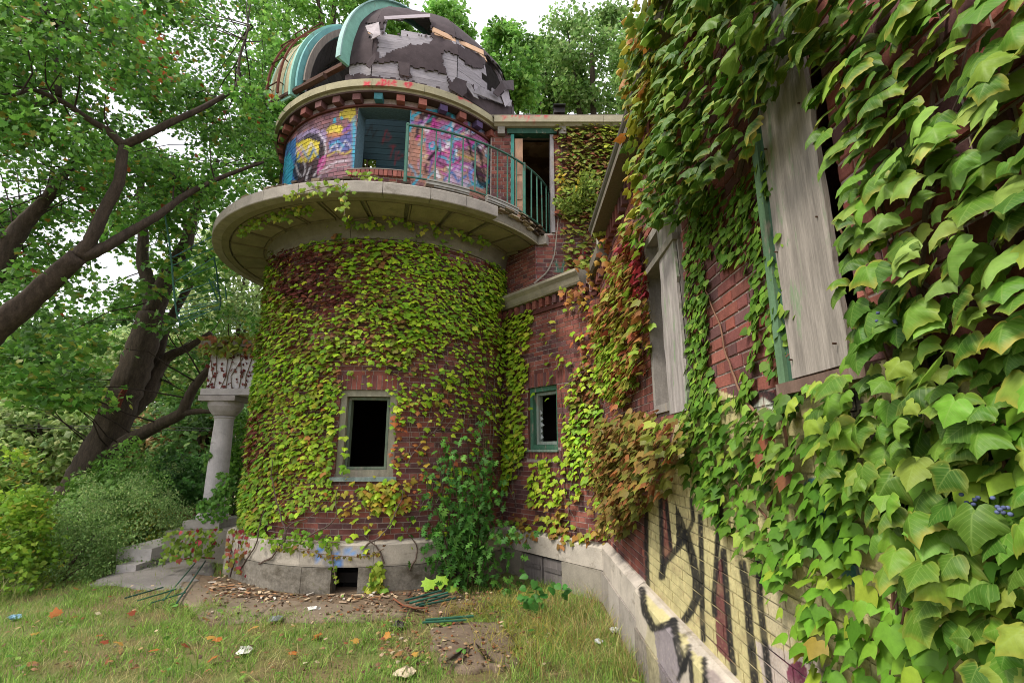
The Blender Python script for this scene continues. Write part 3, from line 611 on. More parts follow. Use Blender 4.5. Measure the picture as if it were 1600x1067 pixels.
for g in range(NG):                     # inner ribs
    t0 = G0-math.pi+g*GS; pts = [dmap(np.array(t0), np.array(v), np.array(-.08)) for v in np.linspace(-.47, DR*1.5, 12)]
    pts = [p for p in pts if not slit(p)]
    if len(pts) > 2: mk('rib', tube(Buf(), pts, .035, 5, L('#6b6266')), m_board, dome)
# slit arches in green copper, shutter slid aside, rusty rails
def arc(l, r0, r1, th, a0, a1, col, n=26):
    B = Buf(); V = []
    for a in np.linspace(a0, a1, n+1):
        for (r, ll) in ((r0, l-th/2), (r1, l-th/2), (r1, l+th/2), (r0, l+th/2)):
            p = DC+sdir*(r*math.cos(a))+slat*ll; V.append((p[0], p[1], DZ-.13+r*math.sin(a)))
    F = [[0, 1, 2, 3], [4*n+3, 4*n+2, 4*n+1, 4*n]]
    for i in range(n):
        for k in range(4): a = 4*i+k; b = 4*i+(k+1) % 4; F.append([b, a, a+4, b+4])
    B.add(V, F, col); return B
gr = L('#7fb5a5'); gr2 = L('#6aa5a8')
mk('slit_arch', arc(.52, DR-.06, DR+.17, .045, -.02, 1.72, gr), m_copper, dome)
mk('slit_arch_flange', arc(.55, DR+.155, DR+.175, .10, -.02, 1.72, L('#8fb3b0')), m_copper, dome)
mk('slit_arch', arc(-.46, DR-.05, DR+.14, .05, -.06, 1.6, gr2), m_copper, dome)
mk('slit_lining', arc(-.38, DR-.04, DR+.06, .04, .0, 1.6, L('#8a7f78')), m_wood, dome)
mk('slit_sill', arc(.0, DR-.05, DR+.03, .95, -.03, .0, L('#5a3c32'), 3), m_rust, dome)
mk('shutter_panel', arc(-.86, DR+.10, DR+.13, .66, -.12, 1.0, L('#8fbfae')), m_copper, dome)
for l_ in (-1.06, -.88, -.70): mk('shutter_strip', arc(l_, DR+.132, DR+.140, .12, -.10, .96, L('#b9b08c')), m_paint, dome)
mk('shutter_edge', arc(-.55, DR+.02, DR+.19, .05, -.12, .9, L('#86bcb0')), m_copper, dome)
for l_ in (-1.10, -.80): mk('shutter_rail', arc(l_, DR+.21, DR+.24, .035, -.08, 1.35, L('#6e3d30')), m_rust, dome)
for a in np.linspace(-.04, 1.0, 6):
    p = [np.array([*(DC+sdir*((DR+.225)*math.cos(a))+slat*l_), DZ+(DR+.225)*math.sin(a)]) for l_ in (-1.10, -.80)]; mk('rail_rung', bar(Buf(), p[0], p[1], .012, 5, L('#5a352b')), m_rust, dome)
    q = [np.array([*(DC+sdir*((DR+.13)*math.cos(a))+slat*l_), DZ+(DR+.13)*math.sin(a)]) for l_ in (-1.10, -.80)]
    for u in (0, 1): mk('rail_bracket', bar(Buf(), p[u], q[u], .010, 5, L('#5a352b')), m_rust, dome)
p0 = np.array([*(DC+sdir*(DR+.1)+slat*-1.2), DZ-.32]); p1 = np.array([*(DC+sdir*(DR+.1)+slat*.2), DZ-.32]); mk('track_beam', bar(Buf(), p0, p1, .05, 6, L('#4c342b')), m_rust, dome)
# ---------------------------------------------------------------- balcony railing
RR = 2.9-TR; GRN = L('#3f6f5f')
rail = thing('balcony_railing', 'green metal balcony railing in front of the drum graffiti', 'railing', tuple(CYT.m(np.array(25*dg), np.array(RR), np.array(5.14))))
ra0 = S2(634, 230, RR)[0]; ra1 = bs1-1.5*dg
ss = np.linspace(ra0, ra1, 26)
hgt = np.interp(ss, [ra0, ra1], [6.04, 6.14])
mk('top_rail', tube(Buf(), CYT.m(ss, np.full(26, RR), hgt), .018, 6, GRN*.7), m_metal, rail)
mk('bottom_rail', tube(Buf(), CYT.m(ss, np.full(26, RR), np.full(26, 5.27)), .014, 6, GRN*.7), m_metal, rail)
nbal = 17
for k, q in enumerate(np.linspace(ra0+.01, ra1-.01, nbal)):
    post = k in (0, 10, 16)
    a = CYT.m(np.array(q), np.array(RR), np.array(5.13 if post else 5.27)); b = CYT.m(np.array(q+(.02 if k in (3, 6) else 0)), np.array(RR+rng.uniform(-.01, .01)), np.array(np.interp(q, [ra0, ra1], [6.04, 6.14])+(.03 if post else 0)))
    mk('post' if post else 'baluster', bar(Buf(), a, b, .024 if post else .011, 6, GRN*rng.uniform(.8, 1.15)), m_metal, rail)
# broken railing dangling from the balcony's far edge
dr = thing('broken_railing', 'broken green railing section dangling off the balcony edge among the branches', 'railing', tuple(at(300, 420, 7.6)))
def dp(x, y): return at(x, y, 7.7+(x-255)*.006)
L1 = [(257,333),(264,375),(268,410),(272,460),(276,490),(283,508)]; L2 = [(334,402),(338,420),(341,450),(345,470),(343,485)]
mk('rail', tube(Buf(), [dp(*q) for q in L1], .015, 6, GRN), m_metal, dr); mk('rail', tube(Buf(), [dp(*q) for q in L2], .014, 6, GRN*.6), m_metal, dr)
for (a, b) in (((270,402),(331,370)), ((270,415),(334,388)), ((273,440),(336,402)), ((287,436),(337,415)), ((278,459),(340,438)), ((277,468),(341,449)), ((278,475),(343,459)), ((279,483),(345,470)), ((277,490),(344,472)), ((279,495),(345,478)), ((281,500),(343,482)), ((283,506),(342,480))):
    mk('baluster', bar(Buf(), dp(*a), dp(*b), .0085, 5, L(random.choice(['#3f7363', '#4c7a86', '#5a8a80']))), m_metal, dr)
for (a, b) in (((326,436),(340,470)), ((333,440),(346,468)), ((352,448),(354,468))): mk('baluster', bar(Buf(), dp(*a), dp(*b), .012, 5, GRN), m_metal, dr)
# ---------------------------------------------------------------- upper wing with the balcony door
upw = thing('brick_annex', 'upper brick wing beside the drum with an open balcony doorway', 'building', (1.5, 7.9, 4.0))
dx0, dx1 = -.02, .70
UZ = 7.04
core(UPW, .34, 3.6, 4.17, 5.0, [], .25, upw, 'mortar_backing'); core(SMW, 1.28, 2.25, 4.17, 5.0, [], .2, upw, 'mortar_backing'); core(UPW, -.36, 3.6, 5.0, UZ, [(dx0, dx1, 5.16, UZ-.02)], .25, upw, rev=L('#7a6f62'))
ug = painter([('line', P_((900,396),(914,394)), L('#b8344c'), 5), ('line', P_((888,412),(912,402)), L('#b8344c'), 6), ('line', P_((886,424),(900,430)), L('#a83a52'), 8), ('line', P_((869,410),(872,424)), L('#2f7a66'), 4), ('line', P_((881,410),(878,424)), L('#2f7a66'), 4), ('line', P_((868,424),(880,424)), L('#2f7a66'), 3)], .4)
u0, v0 = bricks(SMW, 1.28, 2.2, 4.18, 5.0, tone=.95)
u1, v1 = bricks(UPW, .34, 3.4, 4.18, 5.0, paint=ug, pbox=(840,380,930,440), tone=.95, px=2.5); u2, v2 = bricks(UPW, -.34, 3.4, 5.0, UZ-.04, [(dx0, dx1, 5.16, UZ)], tone=.95)
pieces(u0+u1+u2, 'brick', m_brick, upw, 'brickwork', 160, None)
st2 = painter([('line', P_((791,180),(785,178),(785,181),(791,183),(786,186)), rd, 1.8), ('ell', (804,180,4.2,3.6), rd), ('ell', (804,180,2.2,1.8), L('#a39b7f')), ('line', P_((813,176),(813,184)), rd, 1.9), ('line', P_((813,180),(820,179)), rd, 1.8), ('line', P_((820,175),(820,183)), rd, 1.9), ('line', P_((825,184),(825,176),(833,175)), rd, 1.9), ('line', P_((825,180),(831,179)), rd, 1.6), ('line', P_((836,182),(839,178),(842,182),(845,178)), rd, 2), ('ell', (851,177,3,2.4), rd), ('ell', (856,177,2.6,2.2), rd), ('line', P_((850,178),(853,184),(857,178)), rd, 2.4), ('line', P_((824,190),(826,184)), rd, 1.4), ('line', P_((834,192),(833,185)), rd, 1.6)], .3)
stones(UPW, -.30, 3.6, [(-.2, 7.053), (.10, 7.053), (.13, 7.08), (.165, 7.09), (.17, 7.20), (.14, 7.225), (-.2, 7.24)], 1.75, 'cornice_stone', upw, L('#a8a089'), paint=st2, dens=.03)
mk('lintel', fbox(Buf(), UPW, dx0-.06, dx1+.06, -.1, .045, UZ-.085, UZ+.01, L('#2c5546')), m_paint, upw)
for (a, b) in ((dx0-.22, dx0-.1), (dx1+.09, dx1+.21)): mk('bracket_block', fbox(Buf(), UPW, a, b, -.05, .09, UZ-.12, UZ+.012, L('#8c8780')), m_stone, upw)
dframe = mk('door_frame', fbox(Buf(), UPW, dx1-.06, dx1, -.22, .02, 5.17, UZ-.09, L('#8f8a8c')), m_paint, upw)
mk('jamb', fbox(Buf(), UPW, dx0, dx0+.055, -.22, .025, 5.17, UZ-.09, L('#3f8a80')), m_paint, dframe)
dleaf = mk('door', fbox(Buf(), UPW, dx0+.065, dx0+.20, -.10, .0, 5.17, UZ-.16, L('#b08a70')), m_paint, upw)
for zz in (5.3, 5.75, 6.2): mk('door_panel', fbox(Buf(), UPW, dx0+.085, dx0+.18, -.0, .012, zz, zz+.33, L('#9a7660')), m_paint, dleaf)
B = Buf(); m_plas = M('peeling_plaster', rough=.95, noise=[(4, .6, 1.1, None)], tint=[(2.6, .48, .58, tuple(L('#5a3f2a')), None), (4, .62, .66, tuple(L('#b9b0a2')), None)])
rb = boxv((-.34, 7.72, 5.05), (3.3, 9.6, 7.0)); B.add(rb, BOXF[:, ::-1][[0, 1, 3, 4, 5]], L('#8a6f55')); mk('room_lining', B, m_plas, upw)
B = Buf(); B.add(boxv((-.5, 7.30, 7.19), (3.6, 10, 7.235)), BOXF, L('#6e675c')); mk('roof', B, m_conc, upw)
fl = thing('flood_light', 'small black floodlight on the cornice corner above the doorway', 'light', tuple(UPW.m(np.array(.80), np.array(.05), np.array(7.23))))
p = WL[fl]; mk('lamp_head', Buf().add(boxv(p+[-.09, -.10, .05], p+[.09, .05, .15]), BOXF, L('#2c2828')), m_metal, fl); mk('stem', bar(Buf(), p+[0, 0, -.0], p+[0, 0, .06], .025, 8, L('#332f2f')), m_metal, fl); mk('hood', Buf().add(boxv(p+[-.1, -.16, .15], p+[.1, .0, .165]), BOXF, L('#242222')), m_metal, fl)
# ---------------------------------------------------------------- link building with the small window
lnk = thing('link_building', 'low brick bay with a small green-framed broken window between tower and wing', 'building', (.5, 7.2, 0))
sw = (.845, 1.49, 1.745, 2.665)
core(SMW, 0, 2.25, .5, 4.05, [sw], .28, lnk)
l1, k1 = bricks(SMW, 0., 2.12, .625, 3.9, [sw, (.60, 1.53, 2.665, 2.87), (.78, 1.53, 1.62, 1.745)], cover=dS)
for (s_, e_, z_, hh) in ((.60, 1.53, 2.665, .20), (.78, 1.53, 1.62, .12)):
    while s_ < e_-.03:
        V = np.array([(a, d, b) for d in (.012 if hh < .15 else .001, -.02) for (a, b) in ((s_, z_+.004), (s_+.057, z_+.004), (s_+.057, z_+hh-.004), (s_, z_+hh-.004))])
        l1.append((SMW.m(V[:, 0], V[:, 1], V[:, 2]), np.array([[1,0,3,2],[0,1,5,4],[1,2,6,5],[2,3,7,6],[3,0,4,7]]), BR[rng.integers(8)]*1.1)); k1.append(1.); s_ += .067
pieces(l1, 'brick', m_brick, lnk, 'brickwork', 300, k1)
wn = mk('window', fbox(Buf(), SMW, sw[0], sw[1], -.27, -.2, sw[2], sw[2]+.03, L('#2f5544')), m_paint, lnk)
frame4(SMW, *sw, .07, -.16, -.05, 'frame', wn, L('#4d7a62'), m_paint)
frame4(SMW, sw[0]+.075, sw[1]-.075, sw[2]+.075, sw[3]-.075, .045, -.2, -.11, 'sash', wn, L('#8f9a90'), m_paint)
mk('sill', fbox(Buf(), SMW, sw[0]-.03, sw[1]+.03, -.1, .045, sw[2]-.03, sw[2]-.002, L('#7d9486')), m_paint, wn)
for k in range(5):                      # jagged paint and glass left in the sash
    z_ = sw[2]+.15+.09*k; q = sw[1]-.125; V = SMW.m(np.array([q, q-rng.uniform(.03, .09), q]), np.full(3, -.15), np.array([z_, z_+.03, z_+.085])); mk('glass_shard', (np.r_[V, V+SMW.n*.004], [np.array([[0, 1, 2], [3, 5, 4]])], np.broadcast_to(L('#a9b0b0'), (6, 3))), m_plain, wn)
# corbel band, stone cornice
s_ = .02
while s_ < 2.15: mk('corbel', fbox(Buf(), SMW, s_, s_+.075, -.02, .06, 3.86, 3.99, BR[rng.integers(8)]*.9), m_brick, lnk); s_ += .15
mk('corbel_band', fbox(Buf(), SMW, 0, 2.2, -.02, .035, 3.785, 3.855, L('#55302b')), m_brick, lnk)
stones(SMW, .22, 2.5, [(-.15, 4.0), (.10, 4.0), (.12, 4.03), (.15, 4.10), (.20, 4.15), (.20, 4.19), (-.15, 4.22)], .8, 'cornice_stone', lnk, L('#958d7c'))
lup = [(-.05, .335), (.085, .335), (.085, .575), (.03, .622), (-.05, .622)]; llow = [(-.05, -.25), (.10, -.25), (.10, .328), (-.05, .328)]
stones(SMW, -.06, 2.0, lup, .9, 'plinth_stone', lnk, L('#b5aca0'))
stones(SMW, -.06, .72, llow, .7, 'base_stone', lnk, STONED); stones(SMW, 1.55, 2.1, llow, .6, 'base_stone', lnk, STONED)
for (a, b) in ((.74, 1.12), (1.15, 1.53)):
    bp = mk('vent_board', fbox(Buf(), SMW, a, b, .02, .05, -.2, .31, L('#77706e')), m_wood, lnk); mk('batten', fbox(Buf(), SMW, a+.03, b-.03, .052, .065, .15, .20, L('#6a6462')), m_wood, bp)
def prism(name, foot, z0, z1, col, mat, parent, sides=None):
    n = len(foot); V = np.array([(x, y, z) for z in (z0, z1) for x, y in foot], float); B = Buf(); F = [[i, (i+1) % n, n+(i+1) % n, n+i] for i in range(n) if sides is None or i in sides]
    B.add(V, F, col); B.F.setdefault(n, []); B.F[n].append(np.array([list(range(n))[::-1], [n+i for i in range(n)]])); return mk(name, B, mat, parent)
prism('roof', [(1.3, 6.45), (-.10, 8.15), (.3, 8.9), (3.6, 8.9), (3.6, 6.45)], 4.02, 4.16, L('#5b5348'), m_conc, lnk)
B = Buf(); B.add(np.array([(-.1, 8.4, .0), (3.6, 8.9, 0), (3.6, 8.9, 4.05), (-.1, 8.4, 4.05), (3.6, 6.5, 0), (3.6, 6.5, 4.05), (1.35, 6.5, .0)]), [[0, 1, 2, 3], [1, 4, 5, 2], [0, 1, 4, 6]], L('#332c28')); mk('room_shell', B, m_dark, lnk)  # unseen rear walls and floor, added dark to keep light out of the bay
# ---------------------------------------------------------------- near wing, its wall runs beside the camera
wing = thing('brick_wing', 'near brick wing wall with boarded windows, yellow graffiti and heavy ivy', 'building', (1.3, 3.0, 0))
YEL = L('#bcb282'); BK = L('#1d1c1e')
gi = [('poly', P_((1012,770),(1035,755),(1058,650),(1078,600),(1125,610),(1215,645),(1300,560),(1420,520),(1640,470),(1700,1100),(1000,1100),(1003,918),(1011,905)), YEL),
 ('poly', P_((1180,1000),(1300,1040),(1340,1100),(1200,1100)), L('#a898a8'), .6), ('poly', P_((1195,900),(1260,960),(1230,1020),(1198,980)), L('#b3a790'), .6),
 ('poly', P_((1020,985),(1050,972),(1066,1060),(1060,1100),(1030,1100)), L('#857c84'), .9), ('poly', P_((1033,775),(1043,775),(1051,858),(1038,884),(1034,870)), L('#6a3834')), ('poly', P_((1119,880),(1130,868),(1136,960),(1143,1038),(1120,1012),(1117,950)), L('#68383a')),
 ('ell', (1245,1052,16,20), L('#6e3148')), ('line', P_((1010,800),(1010,860),(1012,915)), BK, 4), ('line', P_((1032,780),(1034,846),(1035,889)), BK, 4), ('line', P_((1041,785),(1048,855)), BK, 3),
 ('poly', P_((1055,785),(1068,812),(1073,829),(1071,843),(1056,857),(1057,829)), BK), ('line', P_((1080,780),(1083,812),(1077,828),(1070,830)), BK, 3.5), ('line', P_((1072,835),(1082,869),(1088,904),(1088,935),(1080,953),(1070,968)), BK, 7), ('line', P_((1070,842),(1037,881),(1034,901)), BK, 6),
 ('line', P_((1094,805),(1097,898),(1097,958),(1099,1000)), BK, 4.5), ('line', P_((1118,780),(1122,800),(1121,846),(1118,898),(1115,938),(1117,961)), BK, 4.5), ('line', P_((1124,780),(1130,829)), BK, 5), ('line', P_((1130,860),(1136,933),(1141,1004),(1147,1052)), BK, 5.5), ('line', P_((1160,880),(1167,927),(1172,990),(1180,1070)), BK, 7), ('line', P_((1183,835),(1185,881),(1188,944),(1195,1004),(1203,1070)), BK, 6),
 ('line', P_((1003,921),(1008,956),(1022,982),(1039,977),(1054,969)), BK, 6), ('line', P_((1052,970),(1060,1010),(1068,1045)), BK, 7), ('line', P_((1076,1010),(1073,1030),(1068,1045)), BK, 5), ('line', P_((1100,1030),(1103,1080)), BK, 5), ('line', P_((1060,1060),(1078,1020),(1082,1080)), BK, 4),
 ('line', P_((1178,628),(1190,616),(1205,620),(1222,650)), BK, 9), ('line', P_((1180,640),(1192,626),(1206,636)), L('#b8bcae'), 5), ('line', P_((1270,760),(1300,830),(1330,900)), L('#3f6f7a'), 16), ('line', P_((1330,620),(1370,700)), BK, 16), ('line', P_((1440,520),(1480,620),(1500,720)), BK, 26), ('line', P_((1395,760),(1450,860)), BK, 20), ('line', P_((1520,640),(1570,760)), BK, 24)]
gi = [(q[0], q[1], q[2], q[3]*1.8) if q[0] == 'line' else q for q in gi]
paint_r = painter(gi, .5)
paint_s = painter([('poly', P_((1003,922),(1030,948),(1050,966),(1036,980),(1020,981),(1008,956)), YEL), ('poly', P_((1055,978),(1074,996),(1077,1012),(1070,1038),(1062,1012)), YEL), ('poly', P_((1080,1010),(1100,1032),(1104,1100),(1084,1100)), YEL), ('poly', P_((1012,970),(1030,985),(1034,1100),(1018,1100),(1008,1000)), L('#a8a070'), .5), ('poly', P_((1022,986),(1050,972),(1064,1050),(1060,1100),(1036,1100)), L('#857c84'), .9), ('poly', P_((1106,1040),(1150,1085),(1150,1110),(1108,1110)), L('#7a6a6c'), .7)]+[q for q in gi if q[0] == 'line' and q[1][0] in ((1003,921),(1052,970),(1076,1010),(1100,1030),(1060,1060))], .8)
WZT = 4.40; far_w = (2.52, 3.36, 2.0, 3.42); near_w = (4.50, 4.91, 2.0, 3.42)
core(RGT, 0, 8.6, .5, 2.0, [], .3, wing, 'mortar_backing', gs=.016, gz=.012, paint=lambda P, b: paint_r(P, b)*.8); core(RGT, 0, 8.6, 2.0, WZT, [far_w, near_w], .3, wing, gs=.05, gz=.05, paint=paint_r, d0=-.0061)
IVY_R = [
 ([(930,470),(1010,330),(1010,280),(985,240),(985,0),(1600,0),(1600,1067),(1285,1067),(1215,1000),(1180,900),(1100,800),(1060,760),(1010,800),(945,860),(925,760)], 1.),
 ([(1000,600),(1020,650),(980,660),(965,600),(985,480),(1013,430)], .2), ([(1013,340),(1080,340),(1080,645),(1016,655)], .06), ([(1060,300),(1085,290),(1085,640),(1070,640)], .8),
 ([(1105,420),(1175,360),(1180,560),(1120,570)], .16), ([(1180,230),(1205,230),(1262,600),(1205,640),(1120,600),(1140,560),(1190,560)], .22), ([(1085,300),(1190,200),(1180,340),(1110,430)], .75),
 ([(1195,60),(1240,50),(1300,140),(1335,300),(1345,420),(1335,560),(1262,600),(1245,500),(1205,250)], .02), ([(1100,600),(1210,640),(1150,660),(1110,650)], .4), ([(1175,575),(1235,590),(1225,665),(1180,640)], .1),
 ([(1055,650),(1075,640),(1090,760),(1060,760)], .5), ([(950,760),(1000,740),(1010,800),(1000,860),(960,845)], .5),
]
dR = dens_of(IVY_R)
rl, rk = bricks(RGT, 0, 7.6, .625, 4.2, [far_w, near_w], paint=paint_r, pbox=(1000, 560, 1750, 1150), cover=dR, bev=True, px=2.6)
pieces(rl, 'brick', m_brick, wing, 'brickwork', 300, rk)
# plinth of the wing
stones(RGT, -.03, 1.86, [(-.05, .335), (.085, .335), (.085, .59), (.07, .605), (.02, .645), (-.05, .645)], .62, 'plinth_stone', wing, L('#bdb3a8'))
stones(RGT, 1.865, 7.6, [(-.05, .30), (.105, .30), (.105, .575), (.09, .592), (.03, .632), (-.05, .632)], .93, 'plinth_stone', wing, L('#b3a99c'), paint=paint_s, dens=.014)
stones(RGT, -.03, 1.86, [(-.05, -.25), (.10, -.25), (.10, .328), (-.05, .328)], .62, 'base_stone', wing, L('#a29a92'))
stones(RGT, 1.865, 7.6, [(-.05, -.25), (.12, -.25), (.12, .293), (-.05, .293)], .93, 'base_stone', wing, L('#8f867c'), m_rough, paint=paint_s, dens=.016)
# far window with slatted shutter and a loose grey board
fw = mk('window', fbox(Buf(), RGT, far_w[0], far_w[1], -.28, -.2, far_w[2], far_w[2]+.04, L('#4a4644')), m_paint, wing)
frame4(RGT, *far_w, .06, -.12, .02, 'frame', fw, L('#8c8680'), m_paint)
for k in range(7): a = far_w[0]+.07+k*.1; mk('slat', fbox(Buf(), RGT, a, a+.085, -.16, -.125+.012*(k % 2), far_w[2]+.07, far_w[3]-.35, L('#6f6864')*rng.uniform(.85, 1.1)), m_paint, fw)
mk('transom', fbox(Buf(), RGT, far_w[0]-.02, far_w[1], -.1, .055, 3.09, 3.14, L('#857f76')), m_paint, fw)
mk('transom_panel', fbox(Buf(), RGT, far_w[0]+.06, far_w[1]-.06, -.11, -.07, 3.145, 3.36, L('#a39c92')), m_wood, fw)
def board(nm, s0, s1, z0, z1, d, col, parent, mat, warp=.03, ns=14, nz=40, th=.018, edge=.01):
    S = np.linspace(0, 1, ns+1); Z = np.linspace(0, 1, nz+1); SS, ZZ = np.meshgrid(S, Z)
    lo = s0+edge*np.sin(ZZ*9+1)+edge*.5*np.sin(ZZ*31); hi = s1+edge*1.5*np.sin(ZZ*4+.5)+edge*.6*np.sin(ZZ*23)+warp*.8*np.sin(ZZ*3.1)+edge*1.6*np.clip(vnoise(ZZ*9, ZZ*0, .35, 3), -.2, 1)+edge*.8*vnoise(ZZ*9, ZZ*0, .08, 5)
    ds = d+warp*(SS**2)*np.sin(ZZ*2.6+.3); zz = z0+(z1-z0)*ZZ
    Pa = RGT.m(lo+(hi-lo)*SS, ds, zz).reshape(-1, 3); Pb = RGT.m(lo+(hi-lo)*SS, ds-th, zz).reshape(-1, 3); m = ns+1
    i0 = (np.arange(nz)[:, None]*m+np.arange(ns)[None]).ravel(); F = np.stack([i0+1, i0, i0+m, i0+m+1], 1); n = len(Pa); B = Buf()
    rim = [k for k in range(m)]+[k*m+ns for k in range(1, nz+1)]+[nz*m+ns-k for k in range(1, ns+1)]+[(nz-k)*m for k in range(1, nz)]
    E = [[rim[i], rim[(i+1) % len(rim)], n+rim[(i+1) % len(rim)], n+rim[i]] for i in range(len(rim))]
    B.add(np.r_[Pa, Pb], np.r_[F, F[:, ::-1]+n, np.array(E)], col); return mk(nm, B, mat, parent)
m_ply = M('weathered_plywood', rough=.92, noise=[(4, .7, 1.12, (3, 3, .7)), (16, .72, 1.15, (4, 4, .35)), (110, .72, 1.12, (4, 4, .15))], bump=(30, .6, (4, 4, .25)), wave=(3.2, (1, 1, .16), .84, 1.06), tint=[(4, .56, .66, tuple(L('#76876a')), (3, 3, .8)), (7, .64, .70, tuple(L('#6a8560')), (2.5, 2.5, .9))])
board('loose_board', 2.96, 3.34, 1.97, 3.40, .035, L('#a8a09c'), fw, m_ply, warp=.01)
nw = mk('window', fbox(Buf(), RGT, near_w[0], near_w[1], -.28, -.2, near_w[2], near_w[2]+.04, L('#3c3836')), m_paint, wing)
mk('frame', fbox(Buf(), RGT, near_w[0]-.055, near_w[0]-.004, -.02, .035, 1.93, 3.45, L('#5c7a5c')), m_paint, nw)
mk('frame', fbox(Buf(), RGT, near_w[0]-.003, near_w[0]+.03, -.06, .02, 1.93, 3.45, L('#3a5a46')), m_paint, nw)
mk('header', fbox(Buf(), RGT, near_w[0]-.055, near_w[1], -.06, .03, 3.455, 3.53, L('#4f7458')), m_paint, nw)
board('plywood_board', near_w[0]+.035, near_w[1]-.025, 1.99, 3.46, .03, L('#a39a92'), nw, m_ply, warp=.03, edge=.004)
for zz_ in (2.06, 2.5, 2.95, 3.3):
    for ss_ in (near_w[0]+.055, near_w[1]-.06): q_ = RGT.m(np.array(ss_+rng.uniform(-.01, .01)), np.array(.032 if ss_ < 4.7 else .045), np.array(zz_)); mk('nail', bar(Buf(), q_, q_+RGT.n*.012, .0035, 6, L('#4a3428')), m_rust, nw)
mk('sill', fbox(Buf(), RGT, near_w[0]-.06, near_w[1]+.05, -.1, .045, 1.935, 1.98, L('#6f5a50')), m_paint, nw)
# eave: lower cornice near the corner, taller gutter closer to the camera
stones(RGT, -.12, .80, [(-.1, 4.02), (.10, 4.02), (.13, 4.05), (.13, 4.17), (-.1, 4.20)], .5, 'eave_stone', wing, L('#6f675c'))
mk('parapet_block', fbox(Buf(), RGT, .62, .84, -.1, .10, 4.205, 4.36, L('#a8a298')), m_stone, wing)
ev = mk('eave_board', fbox(Buf(), RGT, .84, 8.4, -.1, .20, 4.24, 4.30, L('#6b6358')), m_wood, wing)
gt = Buf(); prof = [(.16+.065*math.cos(a), 4.36+.065*math.sin(a)) for a in np.linspace(math.pi, 2*math.pi, 9)]+[(.16+.055*math.cos(a), 4.36+.055*math.sin(a)) for a in np.linspace(2*math.pi, math.pi, 9)]
fprof(gt, RGT, .80, 8.4, prof, L('#5f5a54'), ns=10); mk('gutter', gt, m_metal, wing)
mk('fascia_board', fbox(Buf(), RGT, .84, 8.4, .06, .09, 4.302, 4.44, L('#8a8272')), m_wood, wing)
s_ = .1
while s_ < 7: mk('corbel', fbox(Buf(), RGT, s_, s_+.075, -.02, .06, 4.08 if s_ > .84 else 3.88, 4.23 if s_ > .84 else 4.015, BR[rng.integers(8)]*.9), m_brick, wing); s_ += .15
prism('roof', [(1.25, 6.35), (1.05, -2.3), (4.6, -2.3), (4.6, 6.35)], 4.31, 4.42, L('#4c463e'), m_conc, wing)
B = Buf(); B.add(np.array([(4.6, -2.2, 0), (4.6, 6.3, 0), (4.6, 6.3, 4.3), (4.6, -2.2, 4.3), (1.3, -2.2, 0), (1.3, -2.2, 4.3), (1.3, 6.3, 0), (1.5, 6.3, 4.3)]), [[0, 1, 2, 3], [4, 0, 3, 5], [1, 6, 7, 2], [0, 1, 6, 4]], L('#332c28')); mk('room_shell', B, m_dark, wing)  # unseen closed shell, added to block light behind the wing windows
# ---------------------------------------------------------------- porch behind the tower: column, block and roof slab
por = thing('porch', 'stone porch at the tower side with a white panelled block and ivy on its roof', 'porch', tuple(ground(333, 850)*[1, 1, 0]+[0, 0, 0]))
pc = at(345, 700, 8.8); cx, cyy = pc[0], pc[1]
col_ = thing('stone_column', 'pale grey stone porch column entwined with ivy, left of the tower', 'column', (cx, cyy, .62))
B = Buf(); lathe(B, (cx, cyy, .62), [(.24, 0), (.24, .06), (.215, .09), (.18, .12), (.168, .14), (.17, .6), (.163, 1.1), (.15, 1.62), (.155, 1.66), (.175, 1.68), (.155, 1.70)], 32, L('#b8b2b2')); mk('shaft', B, m_stone, col_, smooth=False)
B = Buf(); lathe(B, (cx, cyy, 2.32), [(.155, 0), (.19, .02), (.24, .09), (.28, .17), (.285, .25)], 32, L('#a29a98')); mk('capital', B, m_stone, col_)
ab = mk('abacus', Buf().add(boxv((cx-.32, cyy-.31, 2.572), (cx+.31, cyy+.31, 2.66)), BOXF, L('#9a9290')), m_stone, col_)
for (a, b, c) in ():
    B = Buf(); lathe(B, (cx+a*.55, cyy-.245, 2.40), [(.02, 0), (.09, .02), (.11, .10), (.12, .17)], 14, L('#989088')); mk('volute', B, m_stone, ab)
mk('entablature', Buf().add(boxv((cx-.24, cyy-.24, 2.665), (cx+2.2, cyy+.30, 3.42)), BOXF, L('#c4c0c2')), m_stone, por)
mk('entablature_base', Buf().add(boxv((cx-.30, cyy-.30, 2.668), (cx+2.2, cyy-.245, 2.78)), BOXF, L('#a8a2a2')), m_stone, por)
mk('porch_roof', Buf().add(boxv((cx-.36, cyy-.38, 3.50), (cx+2.3, cyy+2.6, 3.60)), BOXF, L('#6f675c')), m_conc, por)
mk('roof_bed', Buf().add(boxv((cx-.24, cyy-.24, 3.425), (cx+2.2, cyy+2.4, 3.495)), BOXF, L('#8c857a')), m_stone, por)
mk('porch_floor', Buf().add(boxv((cx-.42, cyy-.5, -.2), (cx+2.6, cyy+2.6, .50)), BOXF, L('#8a8478')), m_stone, por)
mk('column_pedestal', Buf().add(boxv((cx-.3, cyy-.3, .503), (cx+.3, cyy+.3, .617)), BOXF, L('#a09a92')), m_stone, por)
g1 = ground(225, 868, .12); 
for (x0, y0, x1, y1, z0, z1) in ((g1[0], cyy-1.0, cx-.45, cyy+1.2, -.2, .10), (cx-.95, cyy-.75, cx-.425, cyy+1.2, .103, .28)):
    mk('step', Buf().add(boxv((x0, y0, z0), (x1, y1, z1)), BOXF, L('#b5afab')), m_stone, por)
